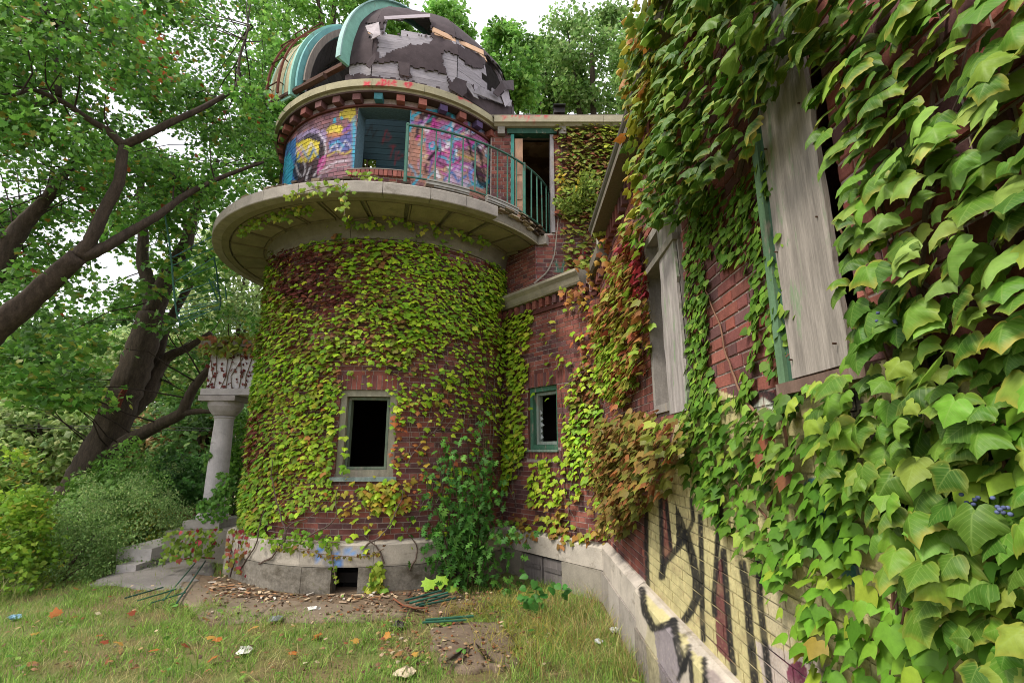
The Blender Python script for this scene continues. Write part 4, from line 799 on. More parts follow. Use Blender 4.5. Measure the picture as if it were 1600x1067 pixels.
# ---------------------------------------------------------------- ground
def gh(x, y):
    x = np.asarray(x, float); y = np.asarray(y, float)
    near = .025*vnoise(x, y, .8, 2)+.03*vnoise(x, y, 2.3, 5)
    slope = -.10*np.clip(-x-5.2, 0, 30)-.07*np.clip(y-10, 0, 40)*np.clip(-x-1, 0, 4)/4
    return near*np.clip(1.2-np.hypot(x+2.1, y-8.7)*0, 0, 1)+np.clip(slope, -7, 0)-.0
gx = np.unique(np.r_[np.linspace(-600, -40, 15), np.linspace(-40, -10, 20), np.linspace(-10, 3, 90), np.linspace(3, 40, 14), np.linspace(40, 600, 12)])
gy = np.unique(np.r_[np.linspace(-300, -5, 12), np.linspace(-5, 1, 14), np.linspace(1, 11, 80), np.linspace(11, 60, 26), np.linspace(60, 900, 14)])
GX, GY = np.meshgrid(gx, gy); GZ = gh(GX, GY); V = np.stack([GX, GY, GZ], -1).reshape(-1, 3); n = len(gx)
i0 = (np.arange(len(gy)-1)[:, None]*n+np.arange(n-1)[None]).ravel()
c = np.broadcast_to(L('#6b5f40'), V.shape)*(1+.15*vnoise(V[:, 0], V[:, 1], .5, 4))[:, None]
m_ground = M('lawn_soil', rough=.95, noise=[(2, .75, 1.2, None), (30, .6, 1.3, None)], bump=(40, .8), tint=[(1.2, .45, .6, tuple(L('#5d6b34')), None)])
tag(mk('ground', (V, [np.stack([i0, i0+1, i0+n+1, i0+n], 1)], c), m_ground, org=(0, 0, 0)), kind='structure')
def sheet(name, poly, lift, col, mat, th=.05, nedge=6, jag=.03):
    pts = [ground(x, y)[:2] for x, y in poly]; out = []
    for i in range(len(pts)):
        a, b = pts[i], pts[(i+1) % len(pts)]
        for k in range(nedge): q = a+(b-a)*k/nedge; out.append(q+rng.normal(0, jag, 2)*(k > 0))
    V2 = np.array(out); n = len(V2); zt = gh(V2[:, 0], V2[:, 1])+lift; cx = V2.mean(0)
    K = 9; V = [np.c_[V2, zt-th], np.c_[V2, zt]]
    for k in range(1, K): q = V2+(cx-V2)*k/K; V.append(np.c_[q, gh(q[:, 0], q[:, 1])+lift+.006])
    V.append([[cx[0], cx[1], float(gh(cx[0], cx[1]))+lift+.006]]); V = np.concatenate(V); B = Buf()
    B.add(V, [[r*n+i, r*n+(i+1) % n, (r+1)*n+(i+1) % n, (r+1)*n+i] for r in range(K) for i in range(n)], col); B.F[3] = [np.array([[K*n+i, K*n+(i+1) % n, (K+1)*n] for i in range(n)])]
    return mk(name, B, mat, smooth=True)
tag(sheet('path', [(140,912),(190,885),(240,864),(330,862),(335,905),(290,922),(210,922)], .016, L('#86807c'), m_asph), kind='structure')
tag(sheet('pavement', [(285,912),(340,908),(430,928),(620,938),(640,962),(560,972),(430,968),(330,975),(275,940)], .026, L('#7a6c5c'), m_conc), kind='structure')
tag(sheet('pavement', [(672,988),(700,975),(775,975),(800,1000),(812,1042),(750,1052),(690,1046)], .03, L('#6f6052'), m_conc), kind='structure')
tag(sheet('bare_soil', [(300,900),(350,915),(470,918),(600,925),(720,930),(770,948),(700,962),(600,950),(440,938),(330,935)], .034, L('#6b5a48'), m_dirt, jag=.06), kind='structure')
# ---------------------------------------------------------------- leaf machinery
def fan(outline, ctr, fold=.18, tip=.12):
    o = np.array(outline, float); V = np.r_[[ctr], o]; z = -fold*np.abs(V[:, 0])-tip*np.clip(-V[:, 1]-.4, 0, 1)**1.5
    V = np.c_[V, z]; n = len(o); return V, np.array([[0, 1+i, 1+(i+1) % n] for i in range(n)])
half = [(.0, -.06), (.16, .10), (.36, .08), (.52, -.10), (.66, -.42), (.42, -.44), (.33, -.56), (.0, -1.0)]
T_IVY = fan(half+[(-x, y) for x, y in half[-2:0:-1]], (0, -.32), .28, .25)
halfs = [(.0, -.04), (.22, .10), (.46, -.06), (.50, -.36), (.30, -.66), (.0, -.95)]
T_IVS = fan(halfs+[(-x, y) for x, y in halfs[-2:0:-1]], (0, -.36), .2, .2)
def rings(outline, ctr, nr, fold, tip, curl=.12):
    o = np.array(outline, float); c = np.array(ctr); V = [c]; n = len(o)
    for k in range(1, nr+1): V += list(c+(o-c)*(k/nr))
    V = np.array(V); r = np.r_[0, np.repeat(np.arange(1, nr+1)/nr, n)]
    z = -fold*np.abs(V[:, 0])**1.15-tip*np.clip(-V[:, 1]-.35, 0, 1)**1.6-curl*r**3*.5+.03*np.sin(V[:, 1]*14)*r
    F3 = [[0, 1+i, 1+(i+1) % n] for i in range(n)]; F4 = [[1+(k-1)*n+i, 1+k*n+i, 1+k*n+(i+1) % n, 1+(k-1)*n+(i+1) % n] for k in range(1, nr) for i in range(n)]
    F = F3+[[a, b, c_] for a, b, c_, d in F4]+[[a, c_, d] for a, b, c_, d in F4]
    return np.c_[V, z], np.array(F), r
hh = [(.0, -.07), (.08, .05), (.20, .12), (.33, .10), (.44, .02), (.53, -.08), (.56, -.18), (.63, -.27), (.63, -.34), (.72, -.50), (.58, -.50), (.52, -.55), (.43, -.56), (.38, -.66), (.30, -.72), (.24, -.80), (.12, -.92), (.0, -1.08)]
T_HI = rings(hh+[(-x, y) for x, y in hh[-2:0:-1]], (0, -.34), 3, .30, .22)
hm = [(0, 0), (.18, .02), (.42, .12), (.40, -.12), (.62, -.22), (.46, -.36), (.52, -.60), (.28, -.56), (.0, -1.0)]
T_MAP = fan(hm+[(-x, y) for x, y in hm[-2:0:-1]], (0, -.35), .12, .12)
hb = [(0, 0), (.26, -.3), (.22, -.65), (0, -1)]
T_OV = fan(hb+[(-x, y) for x, y in hb[-2:0:-1]], (0, -.45), .15, .2)
T_RH = (np.array([(0, 0, 0), (.42, -.42, -.06), (0, -1., -.1), (-.42, -.42, -.06), (0, -.45, .06)]), np.array([[4, 0, 3], [4, 3, 2], [4, 2, 1], [4, 1, 0]]))
def norm(a): return a/(np.linalg.norm(a, axis=-1, keepdims=True)+1e-9)
def leafarr(T, pos, down, nor, size):
    y = -norm(down); z = norm(nor-y*np.sum(nor*y, -1, keepdims=True)); x = np.cross(y, z); t = T[0]; n = len(pos); zs = rng.uniform(.3, 1.9, n)[:, None, None]; xs = rng.uniform(.82, 1.12, n)[:, None, None]; sk = rng.normal(0, .10, n)[:, None, None]
    return pos[:, None]+size[:, None, None]*((t[None, :, 0:1]*xs+sk*t[None, :, 1:2])*x[:, None]+t[None, :, 1:2]*y[:, None]+zs*t[None, :, 2:3]*z[:, None])
def emit(T, P, C, name, mass, mat, parent, nmax=300, edge=None, smooth=True, kindmass='stuff', lcs=False, minpx=30):
    # P (N,k,3) leaves; C (N,3) colours
    N, k = P.shape[:2]; F = T[1]
    CV = np.repeat(C[:, None], k, 1)
    if edge is not None and len(T) > 2: e = np.clip((T[2]-.7)/.3, 0, 1)[None, :, None]*edge[1][:, None, None]; CV = CV*(1-e)+np.asarray(edge[0])*e
    lc = np.array(T[0]) if lcs else None
    x, y, t = proj(P); a = (x.max(1)-x.min(1))*(y.max(1)-y.min(1)); cx, cyy_ = x.mean(1), y.mean(1)
    a = np.where((t.min(1) > .2) & (cx > 0) & (cx < 1600) & (cyy_ > 0) & (cyy_ < 1067), a, 0)
    a = a/np.clip(t.mean(1), .3, None)**.3
    big = np.argsort(-a)[:nmax] if nmax else np.array([], int); big = big[a[big] > minpx] if len(big) else big; msk = np.ones(N, bool); msk[big] = False
    for i in big: mk(name, (P[i], [F], CV[i]), mat, parent, smooth, org=P[i, 1], lc=lc)
    Q = P[msk]; m = len(Q)
    if m:
        Fa = (F[None]+(np.arange(m)*k)[:, None, None]).reshape(-1, F.shape[1])
        mk(mass, (Q.reshape(-1, 3), [Fa], CV[msk].reshape(-1, 3)), mat, parent, smooth, kind=kindmass, lc=(np.tile(lc, (m, 1)) if lcs else None))
def pick(cols, w, n, jit=.18):
    c = np.array([L(h) for h in cols]); w = np.array(w, float); i = rng.choice(len(c), n, p=w/w.sum()); return c[i]*rng.uniform(1-jit, 1+jit, (n, 1))*(1+rng.normal(0, .05, (n, 3)))
def wall_leaves(fr, s, z, d, size, tilt=(20, 55), roll=25):
    n = len(s); a = np.radians(rng.uniform(*tilt, n)); nv = fr.nor(s); tv = fr.tan(s); up = np.array([0, 0, 1.])
    r = np.radians(rng.normal(0, roll, n)); dn = -up*np.cos(r)[:, None]+tv*np.sin(r)[:, None]
    down = dn*np.cos(a)[:, None]+nv*np.sin(a)[:, None]; yw = rng.normal(0, .35, n)[:, None]
    nor = nv*np.cos(a)[:, None]+up*np.sin(a)[:, None]+tv*yw
    return fr.m(s, d, z), down, nor, size
def grid(s0, s1, z0, z1, sp):
    ns, nz = int((s1-s0)/sp), int((z1-z0)/sp); S, Z = np.meshgrid(np.arange(ns), np.arange(nz)); S = S+.5*(Z % 2)
    return (s0+(S.ravel()+rng.uniform(-.45, .45, S.size))*sp), (z0+(Z.ravel()+rng.uniform(-.45, .45, Z.size))*sp)
def zone_cols(x, y, base, zones):
    n = len(x); c = pick(*base, n)
    for poly, cols, w, p in zones:
        m = inpoly(x+18*vnoise(x, y, 14, 3), y+18*vnoise(x, y, 15, 4), poly) & (rng.random(n) < p); k = int(m.sum())
        if k: c[m] = pick(cols, w, k)
    return c
def clump(s, z, sc_, seed): return .5+.5*vnoise(s*math.tau, z*math.tau, sc_*math.tau, seed)
def vine(fr, s, z, n, step, wander, d=.012, r0=.008, lean=0., up=True):
    pts = []; a = lean
    for i in range(n): pts.append((s, d+rng.uniform(-.002, .006), z)); a += rng.normal(0, wander); a *= .9; s += math.sin(a)*step; z += math.cos(a)*step*(1 if up else -1)
    p = np.array(pts); return fr.m(p[:, 0], p[:, 1], p[:, 2]), np.linspace(r0, r0*.4, n)
# ---------------------------------------------------------------- ivy on the tower
ivt = thing('tower_ivy', 'dense green Boston ivy turning russet over the round tower wall', 'ivy', tuple(CYT.m(np.array(-.3), np.array(.05), np.array(.62))))
s, z = grid(-1.85*TR, 1.05*TR, .55, 4.95, .044); p = CYT.m(s, np.zeros(len(s)), z); x, y, t = proj(p)
dn_ = dT(x+6*vnoise(x, y, 9, 1), y+8*vnoise(x, y, 8, 2)); th = s/TR
dn_ = np.where(th < -1.15, 1., dn_)*np.where(z > 4.72, .25*(vnoise(s, z, .2, 6) > .2), 1)
gapn = clump(s, z, .55, 3)*.6+clump(s, z, .18, 8)*.4
kp = rng.random(len(s)) < np.where(dn_ >= .99, np.clip(.62+.62*gapn, 0, 1), dn_*np.clip(gapn*2.0-.25, 0, 1.4)); s, z, x, y = s[kp], z[kp], x[kp], y[kp]
n = len(s); gz_ = .5+.5*vnoise(s*math.tau, z*math.tau, 2.2, 4); sz = rng.uniform(.04, .088, n)*(.75+.5*gz_)
zt = [([(400,380),(600,370),(640,560),(700,610),(560,620),(470,560),(400,560)], ['#7d7a30', '#86643a', '#7d8a30', '#94653f', '#6a5a2c'], [2, 1.6, 2.5, 1.2, 1], .45), ([(420,395),(520,395),(560,470),(500,490),(440,450)], ['#703c34', '#5f3430', '#7a4a38', '#5a4a28'], [2, 2, 1, 1], .8),
 ([(380,600),(520,600),(520,820),(360,820)], ['#a39a36', '#8f9a30', '#a8783a', '#7f9a30'], [2, 3, 1, 3], .5), ([(395,650),(420,640),(415,720),(385,740)], ['#7a3a30', '#8f4a34'], [1, 1], .6),
 ([(600,655),(650,660),(700,720),(700,760),(640,800),(600,700)], ['#b5703f', '#a8623f', '#b89a3a', '#9a8a34'], [2, 2, 1, 1], .6), ([(520,745),(640,745),(640,830),(520,830)], ['#b09a38', '#9fa23a', '#a87f3a'], [2, 3, 1], .6), ([(620,620),(700,630),(690,670),(620,660)], ['#a8703f', '#a0a03a'], [1, 1], .5)]
C = zone_cols(x, y, (['#96bc2c', '#abc934', '#82aa2c', '#bace3e', '#70982a'], [3, 3, 3, 1.5, 2]), zt)
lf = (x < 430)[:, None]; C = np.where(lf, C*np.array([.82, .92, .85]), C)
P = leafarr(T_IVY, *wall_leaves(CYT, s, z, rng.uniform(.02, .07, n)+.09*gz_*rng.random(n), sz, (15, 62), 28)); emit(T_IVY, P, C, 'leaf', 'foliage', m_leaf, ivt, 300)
for k in range(38):
    x0, y0 = rng.uniform(635, 780), rng.uniform(620, 850); s0, z0 = S2(x0, y0); pts, r = vine(CYT, s0, z0, int(rng.uniform(14, 40)), .05, .22, lean=rng.uniform(-.5, .9), r0=rng.uniform(.003, .008)); _x, _y, _t = proj(pts)
    if ((_x > 515) & (_x < 628) & (_y > 595) & (_y < 760)).any(): continue
    mk('vine_stem', tube(Buf(), pts, r, 5, L(random.choice(['#7a6a62', '#8d7f78', '#5c4a40']))), m_stem, ivt)
for (x0, y0, ln_, le) in ((370,895,1.1,1.0),(405,880,1.3,1.2),(440,850,1.2,1.1),(600,880,.6,-.5),(640,890,.7,.6),(570,855,.9,.8),(480,840,.9,.9),(360,900,.6,.3),(350,885,.7,.5)):
    s0, z0 = S2(x0, y0, .14); pts, r = vine(CYT, s0, z0, int(ln_/.04), .04, .2, d=.14, lean=le, r0=.012); mk('vine_stem', tube(Buf(), pts, r, 6, L('#5f5048')), m_stem, ivt)
# ---------------------------------------------------------------- ivy on the low bay
ivs = thing('bay_ivy', 'yellow green ivy strands hanging around the small broken window', 'ivy', tuple(SMW.m(np.array(1.6), np.array(.05), np.array(.62))))
s, z = grid(-.05, 2.15, .45, 4.0, .048); p = SMW.m(s, np.zeros(len(s)), z); x, y, t = proj(p); dn_ = dS(x+5*vnoise(x, y, 7, 1), y+7*vnoise(x, y, 7, 2))
gapn = clump(s, z, .4, 5)*.5+clump(s, z, .15, 2)*.5; kp = rng.random(len(s)) < np.where(dn_ > .85, .5+.6*gapn, dn_*np.clip(gapn*2.-.3, 0, 1.5)); s, z, x, y = s[kp], z[kp], x[kp], y[kp]; n = len(s)
C = zone_cols(x, y, (['#9cbc2e', '#afc438', '#84a62c', '#bcc044'], [3, 3, 2, 1]), [([(800,790),(960,780),(960,860),(800,860)], ['#8a6a38', '#9a8238', '#7d8a30', '#a0703c'], [2, 2, 2, 1], .8), ([(885,560),(945,560),(945,660),(895,650)], ['#7a5a30', '#6f7a2c', '#8a5a38'], [2, 2, 1.5], .7), ([(890,460),(950,460),(950,560),(890,560)], ['#a0623c', '#8a6a34', '#93502f'], [1, 1, 1], .7), ([(900,640),(950,640),(950,760),(890,740)], ['#7fa832', '#8fb83a'], [1, 1], .7)])
P = leafarr(T_IVY, *wall_leaves(SMW, s, z, rng.uniform(.02, .10, n), rng.uniform(.055, .10, n), (22, 55), 22)); emit(T_IVY, P, C, 'leaf', 'foliage', m_leaf, ivs, 260)
bunch_q = [at(x, y, 6.9) for x, y in ((912,400),(905,440),(930,395),(945,380))]
for k in range(14):
    s0, z0 = random.choice([rng.uniform(.2, .7), rng.uniform(1.65, 2.0)]), rng.uniform(.65, 1.4); pts, r = vine(SMW, s0, z0, int(rng.uniform(14, 45)), .05, .2, lean=rng.uniform(-.8, .8), r0=rng.uniform(.004, .010)); mk('vine_stem', tube(Buf(), pts, r, 5, L(random.choice(['#7a6a62', '#5c4a40']))), m_stem, ivs)
# ---------------------------------------------------------------- ivy on the upper wing
ivu = thing('annex_ivy', 'olive and russet ivy covering the upper wing wall right of the doorway', 'ivy', tuple(UPW.m(np.array(1.4), np.array(.05), np.array(4.2))))
s, z = grid(.72, 2.6, 4.3, 7.25, .042); p = UPW.m(s, np.zeros(len(s)), z); x, y, t = proj(p); IVY_U = dens_of([([(872,200),(1020,178),(1020,400),(930,400),(900,370),(870,330),(868,280)], 1.), ([(868,180),(890,180),(880,260),(868,260)], .45), ([(880,345),(960,340),(960,440),(880,440)], .5), ([(870,172),(1020,172),(1020,190),(930,190)], .6)])
dn_ = IVY_U(x+5*vnoise(x, y, 7, 1), y+5*vnoise(x, y, 7, 2)); kp = rng.random(len(s)) < dn_*1.0; s, z, x, y = s[kp], z[kp], x[kp], y[kp]; n = len(s)
C = zone_cols(x, y, (['#7a7f30', '#86803a', '#745434', '#6c8230', '#84503a'], [3, 2, 1.6, 3, 1]), [([(935,200),(1010,190),(1010,310),(960,290)], ['#8fa02e', '#a0a636', '#7d8a2c'], [2, 1, 2], .75), ([(880,290),(930,290),(930,350),(880,350)], ['#7d8a2c', '#6a7a2c'], [1, 1], .5)])
P = leafarr(T_IVY, *wall_leaves(UPW, s, z, rng.uniform(.02, .12, n), rng.uniform(.055, .10, n), (22, 55), 22)); emit(T_IVY, P, C, 'leaf', 'foliage', m_leaf, ivu, 200)
pts, r = vine(UPW, .35, 4.30, 22, .06, .06, d=.03, lean=.95, r0=.016); mk('vine_stem', tube(Buf(), pts, r, 6, L('#8f877c')), m_stem, ivu)
pts, r = vine(UPW, .9, 4.2, 22, .06, .2, d=.03, lean=.2, r0=.010); mk('vine_stem', tube(Buf(), pts, r, 6, L('#8f877c')), m_stem, ivu)
# ---------------------------------------------------------------- thin ivy strands creeping on ledges, railings and under the balcony
def strand(name, label, path, sp, size, cols, w, lay, mat=m_leaf, cat='ivy', off=.05, both=True, nmax=60):
    o = thing(name, label, cat, tuple(path[len(path)//2])); path = np.array(path); seg = np.linalg.norm(np.diff(path, axis=0), axis=1); cum = np.r_[0, np.cumsum(seg)]; tt = np.arange(0, cum[-1], sp)
    q = np.stack([np.interp(tt, cum, path[:, i]) for i in range(3)], 1); q = np.repeat(q, lay, 0); n = len(q); q = q+rng.normal(0, off, (n, 3))*[1, .5, 1]
    dn = np.array([0, 0, -1.])+rng.normal(0, .35, (n, 3)); nr = np.array([0, -1, .6])+rng.normal(0, .4, (n, 3))
    emit(T_IVY, leafarr(T_IVY, q, dn, nr, rng.uniform(size*.75, size*1.2, n)), pick(cols, w, n), 'leaf', 'foliage', mat, o, nmax); mk('vine_stem', tube(Buf(), path, .006, 5, L('#7a6a5a')), m_stem, o); return o
GRC = (['#7d9a30', '#94aa3a', '#6a8a2c', '#a8a840'], [3, 2, 2, 1])
strand('ivy_strand', 'ivy strand trailing over the balcony rim and dangling in front', [CYT.m(np.array(S2(x, y, BRAD)[0]), np.array(BRAD+.03), np.array(S2(x, y, BRAD)[1])) for x, y in ((455,308),(480,301),(505,295),(530,291),(540,297),(541,315),(539,338))], .035, .06, *GRC, 2)
strand('ivy_strand', 'ivy running along the underside of the balcony on its left', [CYT.m(np.array(S2(x, 330, BRAD)[0]), np.array(BRAD-.32), np.array(4.93)) for x in range(345, 470, 14)], .04, .06, *GRC, 3)
strand('ivy_strand', 'short ivy tuft growing on the deck below the drum window', [CYT.m(np.array(S2(x, 284, BRAD)[0]), np.array(BRAD-.05), np.array(5.2)) for x in (548, 560, 575, 590)], .04, .06, *GRC, 2)
strand('ivy_strand', 'ivy wisps under the balcony soffit above the tower leaves', [CYT.m(np.array(a*dg), np.array(.18+.10*math.sin(a)), np.array(4.90)) for a in range(-20, 40, 4)], .07, .07, *GRC, 2)
strand('ivy_strand', 'green ivy row draped along the plinth top under the tower window', [CYT.m(np.array(S2(x, y, .12)[0]), np.array(.14), np.array(.63)) for x, y in ((420,845),(450,845),(480,843),(510,840),(530,838))], .025, .055, ['#6f9a2e', '#86a834', '#7d9a30'], [2, 2, 1], 3)
strand('ivy_strand', 'brownish yellow ivy garland crossing the blue letters on the plinth', [CYT.m(np.array(S2(x, y, .12)[0]), np.array(.15), np.array(S2(x, y, .12)[1])) for x, y in ((432,856),(460,854),(480,858),(500,864),(530,867),(560,869),(580,866),(600,856))], .028, .042, ['#8f8a38', '#7d7034', '#a8a040', '#8a6038'], [2, 2, 1, 1], 1, off=.02)
strand('ivy_strand', 'thin ivy strand crossing the blue letters downwards to the vent', [CYT.m(np.array(S2(x, y, .13)[0]), np.array(.15), np.array(S2(x, y, .13)[1])) for x, y in ((517,856),(519,870),(522,885),(525,900),(526,912))], .03, .04, *GRC, 1, off=.02)
strand('ivy_strand', 'ivy growth at the vent beside the plinth opening', [CYT.m(np.array(S2(x, y, .14)[0]), np.array(.17), np.array(S2(x, y, .14)[1])) for x, y in ((585,880),(590,892),(580,905),(600,915),(575,925))], .03, .08, *GRC, 4)
# porch ivy
def bunch(name, label, boxes, size, cols, w, cat='ivy', nmax=60, T=T_IVY, mat=m_leaf, dn0=(0, 0, -1.), nr0=(0, -1, .5), stems=None):
    pts = []
    for (lo, hi, n) in boxes: pts.append(rng.uniform(np.minimum(lo, hi), np.maximum(lo, hi), (n, 3)))
    q = np.concatenate(pts); n = len(q); o = thing(name, label, cat, tuple(np.r_[q[:, :2].mean(0), q[:, 2].min()]))
    emit(T, leafarr(T, q, np.array(dn0)+rng.normal(0, .4, (n, 3)), np.array(nr0)+rng.normal(0, .45, (n, 3)), rng.uniform(size*.7, size*1.2, n)), pick(cols, w, n), 'leaf', 'foliage', mat, o, nmax)
    for st in (stems or []): mk('vine_stem', tube(Buf(), st, .008, 5, L('#6a5a4c')), m_stem, o)
    return o
bunch('roof_ivy', 'olive ivy mat with red tips growing over the porch roof', [((cx-.4, cyy-.42, 3.58), (cx+1.2, cyy+.8, 3.74), 620), ((cx-.4, cyy-.42, 3.36), (cx+1.0, cyy-.36, 3.6), 150)], .09, ['#6f7a2c', '#7d8a30', '#8a5a38', '#5f6a2a'], [3, 3, 1.5, 2])
bst = [[np.array([cx-.22+k*.11, cyy-.262, 2.72]), np.array([cx-.15+k*.09+rng.uniform(-.1, .1), cyy-.262, 3.0]), np.array([cx-.2+k*.12+rng.uniform(-.12, .12), cyy-.262, 3.40])] for k in range(7)]
bunch('creeper', 'dry red creeper with sparse leaves on the white porch block', [((cx-.24, cyy-.285, 2.75), (cx+.7, cyy-.26, 3.42), 75)], .05, ['#6a302c', '#7a3a34', '#59292a'], [2, 1, 1], stems=bst)
a = np.linspace(0, 1, 90); hel = np.c_[cx+.20*np.cos(a*7+3.6), cyy+.20*np.sin(a*7+3.6), .75+a*.95]
strand('column_ivy', 'green ivy band spiralling up the stone column', hel, .03, .07, ['#4f7a30', '#5f8a34', '#3f6a2c'], [2, 2, 1], 4, off=.035)
bunch('column_ivy', 'ivy tuft around the foot of the stone column', [((cx-.1, cyy-.36, .62), (cx+.40, cyy-.2, .95), 110), ((cx+.12, cyy-.30, .9), (cx+.35, cyy-.2, 1.4), 80)], .06, ['#4f7a30', '#5f8a34', '#6a9a3a'], [2, 2, 1])
rp = ground(290, 880); 
q1 = at(285, 850, 7.9); bunch('virginia_creeper', 'creeper with red and green leaves sprawling beside the porch steps', [((q1[0]-.05, 7.4, .2), (q1[0]+.55, 8.0, .62), 240)], .065, ['#6f8a34', '#86a03c', '#5f7a30', '#9a3a40', '#a8584a'], [4, 3, 2, .9, .6], T=T_MAP, nr0=(0, -.6, .8))
q2 = at(375, 850, 7.2); bunch('virginia_creeper', 'reddish creeper climbing the rounded plinth end', [((q2[0]-.15, q2[1]-.25, .15), (q2[0]+.35, q2[1]+.0, .75), 120)], .06, ['#944048', '#86703c', '#8a9a3c', '#a05a48'], [1, 1, 3, 1], T=T_MAP, nr0=(0, -.8, .5))
# ---------------------------------------------------------------- ivy on the near wing: several growths
def wing_ivy(name, label, s0, s1, z0, z1, sp, size, polys, base, zones, doff, T, mat, nmax, tilt=(20, 55), roll=24, edge=None, lcs=False, dens=1.):
    o = thing(name, label, 'ivy', tuple(RGT.m(np.array((s0+s1)/2), np.array(.05), np.array(z0))))
    s, z = grid(s0, s1, z0, z1, sp); x, y, t = proj(RGT.m(s, np.full(len(s), np.mean(doff)), z)); off = (x > 1600) | (x < 0) | (y < 0) | (y > 1067)
    xs, ys = x+7*vnoise(x, y, 11, 1), y+9*vnoise(x, y, 10, 2); m = np.zeros(len(s), bool)
    for p in polys: m |= inpoly(xs, ys, p)
    g = clump(s, z, .4, 4)*.55+clump(s, z, .14, 9)*.45
    kp = m & (rng.random(len(s)) < np.clip(dens*(.35+.95*g), 0, 1)); s, z, x, y, g = s[kp], z[kp], x[kp], y[kp], g[kp]; n = len(s)
    C = zone_cols(x, y, base, zones); d = rng.uniform(doff[0], doff[1], n)*(.6+.6*g)
    P = leafarr(T, *wall_leaves(RGT, s, z, d, rng.uniform(*size, n), tilt, roll))
    ed = (L('#b8a548'), np.clip(rng.normal(.10, .25, n), 0, .8)) if edge else None
    emit(T, P, C, 'leaf', 'foliage', mat, o, nmax, edge=ed, lcs=lcs)
    return o
G1 = (['#4f7424', '#5c8229', '#42651f', '#6c9030', '#84993c'], [3, 3, 2.4, 2, 1.4])
PZ4 = [[(1225,70),(1335,-20),(1500,-60),(1750,-60),(1750,1300),(1400,900),(1300,700),(1235,590),(1270,590),(1322,575),(1332,420),(1322,300),(1288,140),(1250,80)]]
near_iv = wing_ivy('wall_ivy', 'big glossy green ivy leaves hanging over the wall nearest the camera', 4.55, 6.2, .9, 4.5, .040, (.036, .092), PZ4, G1, [([(1400,150),(1600,150),(1600,500),(1400,450)], ['#6f9640', '#7fa048', '#8aa04a'], [2, 1, 1], .5), ([(1240,580),(1330,540),(1330,660),(1250,680)], ['#6f9a34', '#8fa63c'], [1, 1], .5)], (.03, .17), T_HI, m_leafv, 300, (15, 52), 24, edge=True, lcs=True, dens=1.35)
wing_ivy('eave_ivy', 'dark ivy curtain spilling over the wing gutter with yellow leaves at its edge', .9, 5.4, 2.95, 4.75, .046, (.045, .10), [[(985,330),(1000,270),(985,200),(985,-80),(1750,-80),(1500,20),(1235,80),(1205,170),(1190,235),(1120,300),(1085,330),(1060,360),(1035,350),(1010,350)]], (['#4a6a24', '#567828', '#3e5e20', '#678830'], [3, 3, 2, 1.3]), [([(975,-80),(1045,-80),(1030,120),(1020,260),(1010,340),(970,340)], ['#9a9a34', '#b08a34', '#7d8f30', '#a86a30'], [3, 1.5, 3, .6], .75), ([(1040,30),(1160,60),(1080,160),(1040,140)], ['#6f8f34', '#7d9a3c'], [1, 1], .4)], (.10, .34), T_HI, m_leafv, 300, (25, 65), 26, edge=True, lcs=True, dens=1.1)
wing_ivy('wall_ivy', 'small leaved ivy strands climbing the bricks between the two windows', 3.2, 4.62, 1.55, 3.4, .030, (.038, .058), [[(1070,300),(1110,280),(1125,300),(1100,420),(1108,570),(1130,640),(1075,650),(1070,480)], [(1120,330),(1195,215),(1205,290),(1175,330),(1190,380),(1230,420),(1225,560),(1200,600),(1195,470),(1165,400),(1120,420)], [(1165,420),(1190,430),(1190,520),(1165,640),(1140,640),(1170,540)], [(1215,360),(1262,340),(1262,352),(1225,380)], [(1225,470),(1280,500),(1280,512),(1225,490)]], (['#60842f', '#709434', '#52742a', '#84a43e'], [3, 2, 2, 1]), [], (.008, .035), T_IVS, m_leaf, 300, (8, 35), 24, dens=1.15)
wing_ivy('wall_ivy', 'ivy sheet of mid sized green leaves crossing above the yellow graffiti', 2.9, 5.0, .75, 2.05, .042, (.048, .075), [[(1062,600),(1110,610),(1180,640),(1240,600),(1290,640),(1330,760),(1260,860),(1235,900),(1170,880),(1130,830),(1100,795),(1062,740)]], G1, [([(1180,640),(1260,640),(1240,760),(1180,740)], ['#7a4a34', '#8a5a3a', '#66803a'], [1, 1, 3], .35)], (.015, .09), T_IVY, m_leaf, 300, (15, 50), 24, dens=.95)
wing_ivy('wall_ivy', 'bright green ivy covering the lower wall near the frame corner', 3.9, 6.0, .35, 2.0, .042, (.042, .08), [[(1225,840),(1262,800),(1330,660),(1600,600),(1600,1250),(1300,1120),(1275,1067),(1225,980),(1190,900)]], (['#64902c', '#76a032', '#547f28', '#90ac38'], [3, 3, 2, 1.4]), [([(1260,960),(1320,960),(1300,1067),(1250,1040)], ['#a08a38', '#8a9a3a'], [1, 2], .4)], (.02, .10), T_IVY, m_leaf, 300, (15, 52), 24, dens=1.0)
wing_ivy('corner_ivy', 'orange and crimson ivy hanging below the eave at the wing corner', .1, 2.75, 1.9, 4.1, .046, (.06, .10), [[(950,430),(985,340),(1015,335),(1020,420),(1012,470),(1000,560),(985,600),(960,640),(935,600),(925,500)]], (['#8a5f38', '#945038', '#7d7a30', '#a06a3c', '#8a8a34', '#7d9a34'], [2, 1.2, 2, 1.2, 2, 1.6]), [([(985,370),(1020,370),(1020,450),(990,460)], ['#8f3038', '#a03a3c', '#7a2c34'], [1, 1, 1], .7), ([(950,350),(1000,330),(1000,380),(960,380)], ['#86a032', '#6f9a30'], [1, 1], .6), ([(930,520),(965,520),(965,640),(930,640)], ['#7fa02e', '#93b038', '#7d7a30'], [2, 2, 1], .7)], (.03, .16), T_IVY, m_leaf, 300, (22, 58), 24, dens=.95)
